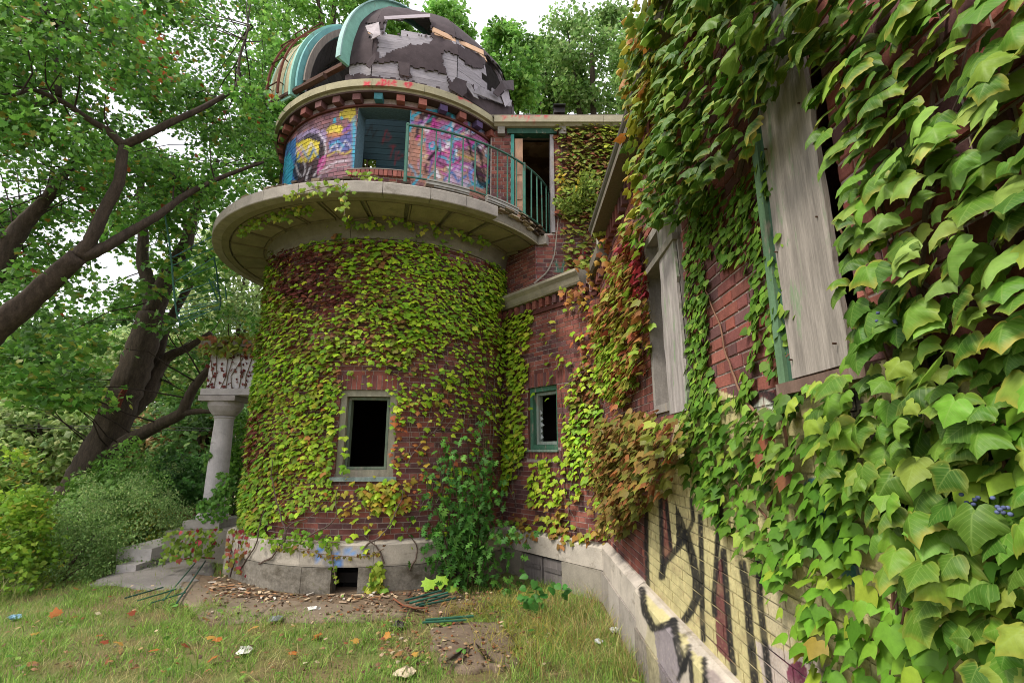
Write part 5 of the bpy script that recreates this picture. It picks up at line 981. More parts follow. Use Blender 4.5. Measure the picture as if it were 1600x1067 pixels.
wing_ivy('corner_ivy', 'bushy brown and olive ivy bulging from the wall beneath the far shuttered window', .3, 3.6, .75, 2.1, .040, (.055, .09), [[(935,640),(985,625),(1025,655),(1075,650),(1070,700),(1040,745),(1010,770),(985,800),(950,840),(935,790),(925,720)]], (['#7a6234', '#86703a', '#6a6f30', '#94603c', '#7d8036'], [3, 2, 2, 1.5, 1.5]), [([(1030,650),(1080,650),(1070,720),(1030,720)], ['#8f9a40', '#a0583a', '#7d9038'], [2, 1, 2], .6)], (.05, .30), T_IVY, m_leaf, 300, (22, 60), 26, dens=1.1)
for k in range(20):
    s0 = rng.uniform(4.2, 5.7); z0 = rng.uniform(.9, 2.0); pts, r = vine(RGT, s0, z0, int(rng.uniform(14, 50)), .045, .2, d=.015, lean=rng.uniform(-.9, .9), r0=rng.uniform(.003, .009)); mk('vine_stem', tube(Buf(), pts, r, 5, L(random.choice(['#6a4a3a', '#7a5a48', '#5c4a40']))), m_stem, near_iv)
for (a, b) in (((1230,560),(1200,330)),): pass
pts = [RGT.m(np.array(q[0]), np.array(.06), np.array(q[1])) for q in ((4.35, 2.95), (4.45, 3.05), (4.62, 3.18), (4.72, 3.35), (4.74, 3.6))]; mk('vine_stem', tube(Buf(), pts, .014, 7, L('#4a3a30')), m_stem, near_iv)
q3 = at(925, 425, 6.0)
bunch('eave_creeper', 'orange and yellow creeper leaves caught on the broken eave at the wing corner', [(at(905, 465, 6.3)-.05, at(925, 405, 6.1)+.12, 40), (at(935, 420, 5.6)-[.05, .1, .1], at(958, 330, 5.2)+[.08, .1, .1], 60), (at(880, 470, 6.6)-.06, at(905, 450, 6.4)+.08, 30)], .075, ['#a8743a', '#94603c', '#8a9a38', '#b08a3c'], [2, 2, 2, 1])
# blue berries in the near ivy
for (x, y) in ((1515,790),(1570,800),(1395,500),(1430,640)):
    s0, z0 = hit(RGT, x, y, .12); bt_ = thing('ivy_berries', 'small cluster of blue ivy berries among the near leaves', 'berries', tuple(RGT.m(np.array(s0), np.array(.12), np.array(z0))), group='berry clusters in the near ivy')
    for k in range(9):
        q = WL[bt_]+rng.normal(0, .012, 3); mk('berry', lathe(Buf(), q, [(.0008, 0), (.0036, .001), (.0048, .004), (.0036, .007), (.0008, .008)], 8, L('#5a6488')*rng.uniform(.6, 1.2)), m_plain, bt_, smooth=True)
# ---------------------------------------------------------------- trees
def sprays(ctr, rad, nper, size, cols, w, T, flat=.35, droop=.5):
    ctr = np.asarray(ctr); k = len(ctr); r = np.broadcast_to(rad, (k,)); nper = np.broadcast_to(nper, (k,)); idx = np.repeat(np.arange(k), nper); n = len(idx)
    u = rng.normal(0, 1, (n, 3)); u = norm(u)*rng.random((n, 1))**(1/2.2); q = ctr[idx]+u*r[idx][:, None]*[1, 1, flat]; q[:, 2] -= droop*.3*(u[:, 0]**2+u[:, 1]**2)*r[idx]
    dn = np.array([0, 0, -.55])+rng.normal(0, .6, (n, 3))+u*[.6, .6, 0]; nr = np.array([0, 0, 1.])+rng.normal(0, .45, (n, 3))
    tone = (1+.18*rng.normal(0, 1, k))[idx][:, None]; return leafarr(T, q, dn, nr, rng.uniform(size*.7, size*1.25, n)), pick(cols, w, n)*np.clip(tone, .65, 1.4)
def limb(pts, r0, r1, n=16, col='#4d4138', sub=3, wob=.03):
    p = np.array(pts, float); m = len(p); t = np.linspace(0, m-1, (m-1)*sub+1); q = np.stack([np.interp(t, np.arange(m), p[:, i]) for i in range(3)], 1)
    for _ in range(2): q[1:-1] = (q[:-2]+2*q[1:-1]+q[2:])/4
    q[1:-1] += rng.normal(0, wob*r0*2, (len(q)-2, 3)); return tube(Buf(), q, np.linspace(r0, r1, len(q))*(1+rng.normal(0, .03, len(q))), n, L(col), ridge=.055 if n > 8 else 0)
def twigs(o, ctr, nodes, r=.018, col='#3a2f28', every=1):
    nodes = np.asarray(nodes); B = Buf()
    for c in ctr[::every]:
        j = np.argsort(np.linalg.norm(nodes-c, axis=1))[rng.integers(0, 9)]; a = nodes[j]+rng.normal(0, .02, 3); mid = (a+c)/2+[0, 0, .12*np.linalg.norm(c-a)*rng.uniform(-.5, 1)]+rng.normal(0, .06, 3); tube(B, [a, (a+mid)/2+rng.normal(0, .03, 3), mid, c], [r, r*.8, r*.6, r*.25], 5, L(col), cap=False)
    mk('twigs', B, m_bark, o, kind='stuff')
def nodes_of(paths, n=12): return np.concatenate([np.stack([np.interp(np.linspace(0, len(p)-1, n), np.arange(len(p)), np.array(p)[:, i]) for i in range(3)], 1) for p in paths])
def pixctr(poly, n, Y0, Y1, pw=1.):
    xs = [p[0] for p in poly]; ys = [p[1] for p in poly]; out = []
    while len(out) < n:
        x, y = rng.uniform(min(xs), max(xs)), rng.uniform(min(ys), max(ys))
        if inpoly(np.array(x), np.array(y), poly): out.append(at(x, y, Y0+(Y1-Y0)*rng.random()**pw))
    return np.array(out)
# maple reaching in from the left
ml = thing('maple_tree', 'big maple reaching in from the left edge with dark forked limbs', 'tree', (-8.2, 6.0, -.5))
def W(l, Y): return [at(x, y, Y_ if np.ndim(Y) else Y) for (x, y), Y_ in zip(l, Y if np.ndim(Y) else [Y]*len(l))]
main = [np.array([-8.2, 6.0, -.6]), np.array([-7.9, 6.0, 1.6])]+W([(-60,556),(0,508),(60,455),(122,400)], 6.)
fork1 = W([(122,400),(142,375),(165,325),(186,285),(193,228)], [6, 6, 6, 6, 6]); f1a = W([(193,228),(170,205),(144,190),(100,160),(51,139),(20,150)], [6, 5.9, 5.8, 5.6, 5.4, 5.2]); f1b = W([(193,228),(225,213),(258,196),(310,172),(352,150),(372,132),(374,90),(390,40)], [6, 6, 6.1, 6.3, 6.5, 6.6, 6.7, 6.8])
fork2 = W([(118,405),(160,388),(206,361),(250,335),(289,304),(350,275),(412,253)], [6, 6.1, 6.3, 6.5, 6.7, 7., 7.2]); leftl = [np.array([-7.9, 6.0, 1.8])]+W([(-70,520),(0,412),(31,356),(67,320),(110,260)], 6.6)
f1c = W([(92,150),(88,90),(70,40),(60,-30)], 5.7); f1d = W([(88,105),(75,60),(70,20)], 5.7)
for p, a, b in ((main, .22, .11), (fork1, .085, .058), (f1a, .055, .015), (f1b, .055, .014), (fork2, .08, .022), (leftl, .18, .05), (f1c, .035, .010)): mk('trunk' if p is main else 'limb', limb(p, a, b, 20, '#483d34', sub=6, wob=.012), m_bark, ml, smooth=True)
nd = nodes_of([fork1, f1a, f1b, fork2, leftl, f1c], 16)
GM = ['#5c8a36', '#6c9c40', '#4d7a30', '#78a648', '#42682a']
poly_m = [(-120,-80),(430,-80),(420,60),(440,130),(435,230),(390,260),(330,300),(250,330),(180,330),(100,420),(-120,440)]
poly_m = [(-120,-80),(400,-80),(400,60),(425,130),(425,220),(390,250),(330,300),(250,330),(180,330),(100,420),(-120,440)]
ctr = np.concatenate([pixctr(poly_m, 270, 6.4, 11.0), pixctr([(-100,-60),(250,-60),(300,110),(180,190),(-100,240)], 45, 4.8, 6.2), pixctr([(-80,330),(120,330),(100,480),(-80,520)], 20, 6.2, 9)])
P, C = sprays(ctr, rng.uniform(.4, .75, len(ctr)), rng.integers(110, 190, len(ctr)), .068, GM+['#8a8a3a'], [3, 3, 2, 2, 1.5, .4], T_MAP)
m = rng.random(len(C)) < .012; C[m] = pick(['#a8582f', '#b8843a', '#934a34'], [1, 1, 1], int(m.sum())); px_, py_, _ = proj(P[:, 0]); m = inpoly(px_, py_, [(200,60),(280,50),(290,130),(230,130)]) & (rng.random(len(C)) < .10); C[m] = pick(['#a85a34', '#b06a3a'], [1, 1], int(m.sum()))
emit(T_MAP, P, C, 'leaf', 'crown', m_tleaf, ml, 300, smooth=False); twigs(ml, ctr, nd, .012, every=2)
# leaning tree beyond the path
lt = thing('leaning_tree', 'leaning tree with a scarred dark trunk behind the shrubs', 'tree', tuple(at(118, 775, 11.)))
tr = W([(112,790),(140,735),(172,680),(190,630),(207,585),(225,535),(238,490)], 11.); b1 = W([(238,490),(236,450),(222,410),(225,360),(218,300),(230,240)], [11, 11, 11, 11, 11, 11]); b2 = W([(238,490),(262,430),(290,385),(300,340),(322,290),(340,250)], [11, 10.9, 10.8, 10.8, 10.8, 10.8]); b3 = W([(158,715),(200,688),(250,663),(285,646),(300,610),(318,585),(345,560)], [11, 10.8, 10.5, 10.3, 10.2, 10.2, 10.1]); b4 = W([(285,646),(310,642),(345,644)], [10.3, 10.2, 10.1]); b5 = W([(180,668),(205,638),(232,615),(245,580),(262,556),(290,545),(330,520)], [11.2, 11.3, 11.4, 11.5, 11.5, 11.5, 11.5]); b6 = W([(240,590),(250,540),(265,500),(300,440),(330,400)], [11.5]*5)
for p, a, b in ((tr, .38, .28), (b1, .17, .05), (b2, .2, .05), (b3, .15, .06), (b4, .07, .03), (b5, .22, .06), (b6, .14, .05)): mk('trunk' if p is tr else 'limb', limb(p, a, b, 20, '#4d4238', sub=6, wob=.012), m_bark, lt, smooth=True)
mk('scar', limb(W([(182,640),(188,622),(196,606)], 10.62), .06, .05, 8, '#6a3424'), m_bark, lt)
nd = nodes_of([b1, b2, b3, b5, b6], 16)
ctr = np.concatenate([pixctr([(130,230),(440,240),(430,330),(400,540),(330,640),(250,640),(200,560),(100,560),(60,470),(110,420),(180,330)], 74, 11.4, 14.0), pixctr([(200,300),(420,300),(330,500),(250,520)], 20, 9.5, 11), pixctr([(-60,520),(150,520),(160,620),(90,640),(-60,600)], 26, 8.5, 11.5)])
P, C = sprays(ctr, rng.uniform(.45, .85, len(ctr)), rng.integers(60, 105, len(ctr)), .115, ['#5a8834', '#6a983c', '#4d7830', '#80a848', '#949a44'], [3, 2, 2, 1.5, .6], T_MAP)
emit(T_MAP, P, C, 'leaf', 'crown', m_tleaf, lt, 200, smooth=False); twigs(lt, ctr, nd, .018, every=2)
# other trees, each its own
def tree(name, label, base, crown_c, rad, nsp, nper, size, cols, w, trunk=.22, T=T_RH, sp=.7, group=None, nmax=0, flat=.5):
    o = thing(name, label, 'tree', tuple(base), group=group); base = np.array(base); cc = np.array(crown_c)
    u = norm(rng.normal(0, 1, (nsp, 3)))*rng.uniform(.45, 1, (nsp, 1))**(1/2.2); ctr = cc+u*np.array(rad); top = cc+[0, 0, rad[2]*.5]
    tp = [base, base*.6+cc*.4+rng.normal(0, .1, 3), cc, top]; mk('trunk', limb(tp, trunk, trunk*.25, 8), m_bark, o, smooth=True)
    for k in range(6): j = ctr[rng.integers(nsp)]; st = tp[1]+(tp[2]-tp[1])*rng.uniform(0, 1); mk('limb', limb([st, (st+j)/2+[0, 0, .2], j], trunk*.4, trunk*.08, 6), m_bark, o, smooth=True)
    P, C = sprays(ctr, sp*rng.uniform(.7, 1.3, nsp), nper, size, cols, w, T, flat); emit(T, P, C, 'leaf', 'crown', m_tleaf, o, nmax, smooth=False); return o
def tz(x, y, Y): return at(x, y, Y)
c = tz(798, 100, 15); tree('maple_tree', 'bright green tree rising just right of the dome', (c[0], 15.2, 0), c, (1.0, 1.0, 1.6), 60, 105, .13, ['#7aa850', '#8cb85c', '#68944a'], [2, 2, 1], .18, T_MAP, .5)
c = tz(925, 95, 17); tree('ash_tree', 'tall airy tree behind the upper wing roof', (c[0], 17.5, 0), c, (2.3, 1.6, 2.2), 120, 100, .12, ['#7d9f58', '#8cae66', '#6a8a4a', '#a0b47c'], [2, 2, 1, 1], .22, T_MAP, .6)
c = tz(858, 130, 18); tree('ash_tree', 'low tree filling the gap between the two crowns right of the dome', (c[0], 18.3, 0), c, (1.5, 1.2, 1.6), 60, 95, .13, ['#7aa050', '#8cae60', '#68904a'], [2, 2, 1], .18, T_MAP, .55)
c = tz(1010, 110, 15); tree('ash_tree', 'tree whose crown peeks out beside the eave ivy', (c[0], 15.5, 0), c, (1.0, 1.0, 1.8), 50, 90, .12, ['#7d9f58', '#8cae66', '#6a8a4a'], [2, 2, 1], .18, T_MAP, .6)
c = tz(700, 35, 16); tree('maple_tree', 'young tree top showing behind the dome crown', (c[0], 16.5, 0), c, (.9, .9, 1.0), 30, 70, .13, ['#7aa850', '#8cb85c'], [1, 1], .15, T_MAP, .45)
c = tz(520, 30, 14); tree('maple_tree', 'leafy maple crown behind the green dome shutter', (c[0], 14.5, 0), c, (2.6, 1.6, 2.6), 150, 100, .12, ['#74a048', '#88b256', '#648c40'], [2, 2, 1], .22, T_MAP, .65)
c = tz(577, 238, 16); tree('maple_tree', 'tree crown glimpsed through the drum window', (c[0], 16.3, 0), c, (1.1, 1., 1.3), 30, 70, .17, ['#8a9a3a', '#6f8f3a', '#a8983f'], [2, 2, 1], .15, T_MAP, .5)
c = tz(455, 180, 13); tree('maple_tree', 'shaded tree between the drum and the left maple', (c[0]-.4, 13.5, 0), c, (1.3, 1.2, 2.4), 80, 95, .12, ['#648c40', '#74a048', '#547a36'], [2, 2, 1], .2, T_MAP, .55)
BGC = [(['#94ac68', '#a8bc78', '#7d9c58', '#b5c488'], 'pale green'), (['#5f8444', '#52743a', '#6f944c'], 'deep green'), (['#94945c', '#a3935f', '#84844c', '#a3805a'], 'brownish')]  # leaf palettes of the wood: pale, deep green and brownish trees
for k, (x, y, Y, rx, rz, q, lab) in enumerate([(40,610,20,2.6,2.2,1,'dark tree far behind the leaning trunk at the frame edge'), (95,600,26,2.8,3.0,2,'brownish tree in the far wood left of the leaning trunk'), (60,680,15,2.3,1.3,0,'pale bushy tree under the wire left of the leaning trunk'), (150,560,24,3,2.6,1,'dark green tree behind the leaning trunk fork'), (215,610,19,2.2,2.4,0,'light green tree behind the low right branch'), (285,600,22,2.6,2.6,2,'rusty tree in the wood behind the column'), (310,690,16,1.7,1.6,1,'dark thicket tree behind the porch column'), (250,700,17,2,1.4,2,'brownish thicket below the low branch'), (350,560,24,3,3,1,'deep green tree behind the porch roof'), (-20,560,16,2.4,2.2,1,'deep green tree cut by the picture edge'), (380,450,20,2.6,3.2,0,'lighter tree behind the tower shoulder'), (120,690,17,1.8,1.0,0,'pale thicket just left of the trunk base')]):
    c = tz(x, y, Y); cols = BGC[q][0]; tree('woodland_tree', lab, (c[0], Y+.3, float(gh(c[0], Y))), c, (rx, 1.8, rz), int(46*rx), 70, .20, cols, [1]*len(cols), .16, T_RH, .75, group='trees of the wood behind')
# wood behind that reads as one mass
ctr = np.concatenate([np.c_[rng.uniform(-60, 14, 340), rng.uniform(30, 48, 340), rng.uniform(-5, 9, 340)]]); P, C = sprays(ctr, rng.uniform(1.2, 2.2, len(ctr)), 75, .42, ['#6f8f52', '#82a064', '#8f9a62', '#5f8044', '#9aaa72'], [2, 2, 1, 2, 1], T_RH, .7)
o = thing('woodland', 'distant wood of mixed green trees closing the view', 'wood', (-20, 38, -3), kind='stuff'); emit(T_RH, P, C, 'leaf', 'foliage', m_tleaf, o, 0, smooth=False)
# ---------------------------------------------------------------- shrubs
def shrub(name, label, px, py, Y, rx, rz, nsp, nper, size, cols, w, T=T_OV, sp=.25, nmax=60, zc=None, cat='shrub', ry=None):
    c = at(px, py, Y); b = np.array([c[0], Y, float(gh(c[0], Y))]); o = thing(name, label, cat, tuple(b)); u = norm(rng.normal(0, 1, (nsp, 3)))*rng.uniform(.3, 1, (nsp, 1))**(1/2.5); u[:, 2] = np.abs(u[:, 2])*1.0
    top = max(c[2]-b[2], .3); u = u*np.where(rng.random((nsp, 1)) < .15, rng.uniform(1.05, 1.35, (nsp, 1)), 1); ctr = b+[0, 0, .05]+u*np.array([rx, ry or rx*.8, top])
    P, C = sprays(ctr, sp*rng.uniform(.7, 1.3, nsp), nper, size, cols, w, T, .7); emit(T, P, C, 'leaf', 'foliage', m_tleaf, o, nmax, smooth=False)
    for k in range(7): j = ctr[rng.integers(nsp)]; mk('stem', limb([b+rng.normal(0, .04, 3)*[1, 1, 0], (b+j)/2, j], .018, .006, 5, '#54463a'), m_bark, o)
    return o
shrub('privet_shrub', 'large rounded small leaved shrub at the lawn edge', 210, 745, 8.6, 1.25, 1, 190, 75, .038, ['#7d9c58', '#92ae68', '#6a8a4a', '#a8b878'], [2, 2, 2, 1], sp=.2)
shrub('privet_shrub', 'spreading small leaved shrub left of the path', 110, 790, 7.8, .9, 1, 120, 75, .038, ['#7a9a54', '#8aa85f', '#6a8a4a'], [2, 2, 2], sp=.2)
shrub('yellowing_shrub', 'bright yellow green shrub at the far left of the lawn', 30, 755, 7.2, .6, 1, 80, 46, .06, ['#94b840', '#a8c44c', '#7fa83e', '#bca848'], [2, 2, 2, .3], T_MAP, .2)
shrub('shrub', 'orange tipped leafy shrub behind the yellow green one', 20, 690, 9.5, .9, 1, 70, 44, .08, ['#7d9c40', '#a3943f', '#6a8f3c'], [2, .7, 2], T_MAP, .22)
shrub('shrub', 'dark green shrub around the leaning trunk base', 170, 715, 10, 1.0, 1, 90, 55, .075, ['#689238', '#7aa242', '#587f30'], [2, 2, 2], T_MAP, .25)
shrub('sumac_shrub', 'feathery green sumac beside the leaning trunk', 215, 690, 9.6, .7, 1, 60, 70, .07, ['#74a048', '#88b256', '#648c40'], [2, 2, 1], T_OV, .22)
shrub('shrub', 'yellow leafed bush beside the path behind the steps', 245, 790, 9.4, .55, 1, 46, 48, .06, ['#8a9a38', '#a8a03c', '#6f8a36'], [2, 1, 2], T_OV, .18)
shrub('shrub', 'russet bush tucked behind the column foot', 288, 790, 10.2, .6, 1, 46, 50, .06, ['#7a5040', '#8a5f48', '#6a4a38', '#6f6a3c'], [2, 2, 1, 1], T_OV, .18)
shrub('shrub', 'deep green thicket behind the column', 300, 700, 11.5, .9, 1, 80, 55, .08, ['#4d7838', '#5c8c40', '#42682f'], [2, 2, 2], T_MAP, .28)
shrub('shrub', 'dim green undergrowth left of the column shaft', 260, 735, 12, .9, 1, 70, 55, .09, ['#567f3c', '#669044', '#7a884a'], [2, 2, 1], T_MAP, .28)
shrub('shrub', 'light green bush right behind the porch column', 385, 640, 10.5, .5, 1, 60, 50, .075, ['#5a8430', '#6f9a3a', '#4a7028'], [2, 2, 1], T_MAP, .25)
shrub('shrub', 'tangled green bush beside the large rounded shrub', 150, 770, 9.2, .8, 1, 80, 50, .07, ['#688f46', '#7aa050', '#8aac58'], [2, 2, 1], T_MAP, .22)
# dark lobed sapling against the tower
sb = ground(725, 918); sap = thing('oak_sapling', 'dark green lobed leaf sapling growing against the tower plinth', 'sapling', tuple(sb)); Q = []; 
for k in range(15):
    x1, y1 = rng.uniform(655, 790), rng.uniform(690, 820) if k > 3 else rng.uniform(640, 690); s1_, z1_ = S2(min(x1, 770), y1, .28); tip = CYT.m(np.array(s1_), np.array(.18+rng.uniform(0, .3)), np.array(z1_)); p0 = sb+rng.normal(0, .08, 3)*[1, 1, 0]; md = (p0+tip)/2+np.array([rng.normal(0, .08), -.12, .1]); st = [p0, md, tip]; mk('stem', limb(st, .011, .004, 5, '#5a4a34'), m_bark, sap)
    t = np.linspace(.25, 1, 34); qq = np.stack([np.interp(t*2, [0, 1, 2], np.array(st)[:, i]) for i in range(3)], 1); Q.append(qq+rng.normal(0, .075, qq.shape))
Q = np.concatenate(Q+[sb+np.c_[rng.normal(0, .34, 420), rng.normal(-.1, .16, 420), rng.uniform(.05, .85, 420)]]); n = len(Q)
ho = [(0, 0), (.07, -.1), (.27, -.10), (.10, -.26), (.40, -.34), (.12, -.48), (.34, -.62), (.09, -.74), (0, -1)]
T_OAK = fan(ho+[(-x, y) for x, y in ho[-2:0:-1]], (0, -.4), .15, .3)
emit(T_OAK, leafarr(T_OAK, Q, np.array([0, -.3, -.6])+rng.normal(0, .5, (n, 3)), np.array([0, -.7, .7])+rng.normal(0, .45, (n, 3)), rng.uniform(.085, .145, n)), pick(['#47762e', '#548636', '#3c682a', '#66963e'], [3, 2, 2, 1], n), 'leaf', 'foliage', m_leaf, sap, 300)
lw = ground(675, 925); w_ = thing('maple_seedling', 'two bright lime green lobed leaves at the foot of the sapling', 'seedling', tuple(lw))
for k, (x, y) in enumerate(((672,905),(690,900),(705,915))): p = at(x, y, lw[1]-.1); emit(T_MAP, leafarr(T_MAP, p[None], np.array([[.2*(k-1), -.5, -.7]]), np.array([[0, -.7, .6]]), np.array([.17])), pick(['#8fb83a'], [1], 1), 'leaf', 'foliage', m_leaf, w_, 5); mk('stem', bar(Buf(), lw, p, .004, 5, L('#7d8a3a')), m_stem, w_)
vb = ground(838, 965); vt = thing('broad_leaf_weed', 'broad leaved dark green weed in the tall grass by the wing', 'weed', tuple(vb)); Q = vb+np.c_[rng.normal(0, .13, 26), rng.normal(0, .08, 26), rng.uniform(.12, .42, 26)]
emit(T_IVS, leafarr(T_IVS, Q, np.array([0, -.5, -.5])+rng.normal(0, .5, (26, 3)), np.array([0, -.6, .8])+rng.normal(0, .3, (26, 3)), rng.uniform(.07, .11, 26)), pick(['#3c6f2c', '#487a34'], [1, 1], 26), 'leaf', 'foliage', m_leaf, vt, 30); mk('stem', bar(Buf(), vb, vb+[0, 0, .35], .006, 5, L('#4f6a34')), m_stem, vt)
# goldenrod on the balcony end
gb = at(893, 330, 7.2); gd = thing('goldenrod', 'yellow flowering goldenrod clump sprouting at the balcony end', 'plant', tuple(gb)); Q = []
for k in range(16):
    tip = at(rng.uniform(866, 945), rng.uniform(258, 330), 7.0+rng.uniform(-.15, .2)); mk('stem', limb([gb+[.15, 0, .1], (gb+tip)/2+[.05, -.05, .1], tip], .006, .003, 5, '#6a7a38'), m_stem, gd); t = np.linspace(.3, 1, 40); Q.append(gb+(tip-gb)*t[:, None]+rng.normal(0, .035, (40, 3)))
Q = np.concatenate(Q); n = len(Q); x, y, _ = proj(Q); C = pick(['#8a9a3c', '#7d9040', '#6f8a3a'], [1, 1, 1], n); m = (y < 295) & (x < 905); C[m] = pick(['#b59a34', '#a8a03c', '#c2a83c'], [1, 1, 1], int(m.sum()))
emit(T_OV, leafarr(T_OV, Q, np.array([0, 0, -.2])+rng.normal(0, .7, (n, 3)), rng.normal(0, 1, (n, 3))+[0, -.5, .5], rng.uniform(.05, .10, n)), C, 'leaf', 'foliage', m_leaf, gd, 100)
# ---------------------------------------------------------------- grass
def blades(q, h, wd, cols, w, name, label, lean=.45, parent=None):
    n = len(q); a = rng.uniform(0, math.tau, n); side = np.c_[np.cos(a), np.sin(a), 0*a]; ld = rng.uniform(0, math.tau, n); le = np.c_[np.cos(ld), np.sin(ld), 0*ld]*(rng.gamma(2., lean/2, n)*h)[:, None]; up = np.array([0, 0, 1.])
    hh_ = h[:, None]; ww = wd[:, None]*side; V = np.stack([q-ww, q+ww, q+up*hh_*.45+le*.22-ww*.8, q+up*hh_*.45+le*.22+ww*.8, q+up*hh_*.8+le*.62-ww*.45, q+up*hh_*.8+le*.62+ww*.45, q+up*hh_*.92+le*1.05], 1)
    C = pick(cols, w, n, .2); CV = np.repeat(C[:, None], 7, 1); k = np.arange(n)*7
    Fq = np.concatenate([np.stack([k, k+1, k+3, k+2], 1), np.stack([k+2, k+3, k+5, k+4], 1)]); Ft = np.stack([k+4, k+5, k+6], 1)
    o = mk(name, (V.reshape(-1, 3), [Fq, Ft], CV.reshape(-1, 3)), m_grass); tag(o, label, 'grass', kind='stuff'); return o
N = 150000; yy = rng.uniform(1.3, 8.6, N); xx = rng.uniform(-1.25, .42, N)*yy; q = np.c_[xx, yy, gh(xx, yy)]; x, y, t = proj(q)
nogo = [[(140,912),(190,885),(240,864),(330,862),(335,905),(290,922),(210,922)], [(285,905),(430,905),(700,925),(770,955),(700,985),(640,965),(560,966),(430,962),(330,968),(275,940)], [(680,990),(700,978),(775,978),(798,1000),(806,1038),(750,1046),(695,1040)]]
kp = (xx < 1.0) & (np.hypot(xx-TC[0], yy-TC[1]) > 2.28) & (y < 1120) & (x > -60) & ~((yy > 6.4-.80*(xx-1.1)*-1+0) & (xx > -.9) & (yy > 7.3))
for p in nogo: kp &= ~(inpoly(x+6*vnoise(x, y, 12, 1), y+4*vnoise(x, y, 9, 2), p) & (rng.random(N) < .96))
kp &= rng.random(N) < np.clip(.62+.5*vnoise(xx, yy, .22, 3), .15, 1)
q = q[kp]; x = x[kp]; n = len(q); pt_ = vnoise(q[:, 0], q[:, 1], .30, 7)+vnoise(q[:, 0], q[:, 1], .12, 9)*.5; h = rng.uniform(.035, .10, n)*(1+.5*np.clip(vnoise(q[:, 0], q[:, 1], .16, 4), 0, 1))
g = blades(q[pt_ < .22], h[pt_ < .22], rng.uniform(.0016, .0034, int((pt_ < .22).sum())), ['#7a9c42', '#8db04e', '#688c3a', '#a3b05e', '#557a34'], [3, 3, 2, 1, 1.2], 'grass', 'short green lawn grass in the foreground', .9)
m = pt_ >= .22; blades(q[m], h[m]*.9, rng.uniform(.001, .0022, int(m.sum())), ['#a39c62', '#b5aa74', '#8a9450', '#c2b486'], [3, 2, 3, 1], 'dry_grass', 'straw coloured dry patches in the lawn', 1.1)
# tall rank grass along the wing and at the left margin
def tufts(px, n, h0, h1, cols, w, name, label, lean=.55, wd=(.0015, .003)):
    pts = []
    for (x, y, k, sd) in px: g0 = ground(x, y); pts.append(g0+rng.normal(0, sd, (k, 3))*[1, 1, 0])
    q = np.concatenate(pts); q[:, 2] = gh(q[:, 0], q[:, 1]); ok = (q[:, 0] < 1.02) & (np.hypot(q[:, 0]-TC[0], q[:, 1]-TC[1]) > 2.28); q = q[ok]; m = len(q); return blades(q, rng.uniform(h0, h1, m), rng.uniform(*wd, m), cols, w, name, label, lean)
tp_ = [(x+rng.normal(0, 14), y+rng.normal(0, 8), 240, .11) for (x, y) in ((985,1050),(960,1010),(940,980),(915,960),(895,940),(930,930),(870,950),(1000,1062),(950,1040),(900,990),(860,975),(975,985),(880,1010),(920,1040),(850,1040),(945,900),(960,930))]
tufts([(a, b, 120, c_) for a, b, _, c_ in tp_], 0, .08, .30, ['#a39a5c', '#7f9a48', '#b5a870', '#6a8a3c', '#9a7a4c', '#8aa850'], [3, 2, 2.5, 2, 2, 2], 'tall_grass', 'tall seeding grass tangled along the base of the wing', .9)
tufts([(x, y, 160, .16) for (x, y) in ((800,950),(830,980),(780,1000),(860,1000),(810,1030),(760,960),(840,940),(720,960))], 0, .06, .2, ['#94903f', '#a3984a', '#7d8038', '#b0a058'], [2, 2, 2, 1], 'weeds', 'low yellowing weeds beside the soil patch', 1.2)
tufts([(15,905,260,.18),(45,890,200,.15),(-10,930,200,.2),(60,905,120,.12)], 0, .15, .42, ['#8aa04e', '#a8a866', '#6f8a3c', '#c2b486'], [3, 2, 2, 1], 'tall_grass', 'arching grass tuft at the left margin of the lawn', .8)
tufts([(300,960,160,.10),(360,962,120,.1),(330,950,120,.08),(420,975,120,.1)], 0, .06, .16, ['#7d9a46', '#94aa52'], [1, 1], 'grass_fringe', 'longer grass fringe along the broken pavement edge', .9)
n = 900; xx = rng.uniform(-4.6, .9, n); yy = rng.uniform(1.9, 6.3, n); cl = vnoise(xx, yy, .35, 12); kp = (cl > .15) & (np.hypot(xx-TC[0], yy-TC[1]) > 2.4); xx, yy = xx[kp], yy[kp]; n = len(xx); Q = np.c_[xx, yy, gh(xx, yy)+rng.uniform(.03, .07, n)]
P = leafarr(T_OV, Q, rng.normal(0, 1, (n, 3))*[1, 1, .25], np.array([0, -.2, 1])+rng.normal(0, .35, (n, 3)), rng.uniform(.03, .075, n)); k_ = P.shape[1]
tag(mk('weeds', (P.reshape(-1, 3), [(T_OV[1][None]+(np.arange(n)*k_)[:, None, None]).reshape(-1, 3)], np.repeat(pick(['#5f8a38', '#729a40', '#4d7830', '#86a04a'], [2, 2, 2, 1], n), k_, 0)), m_grass, smooth=True), 'broad leaved lawn weeds scattered through the grass', 'weeds', kind='stuff')
q = []
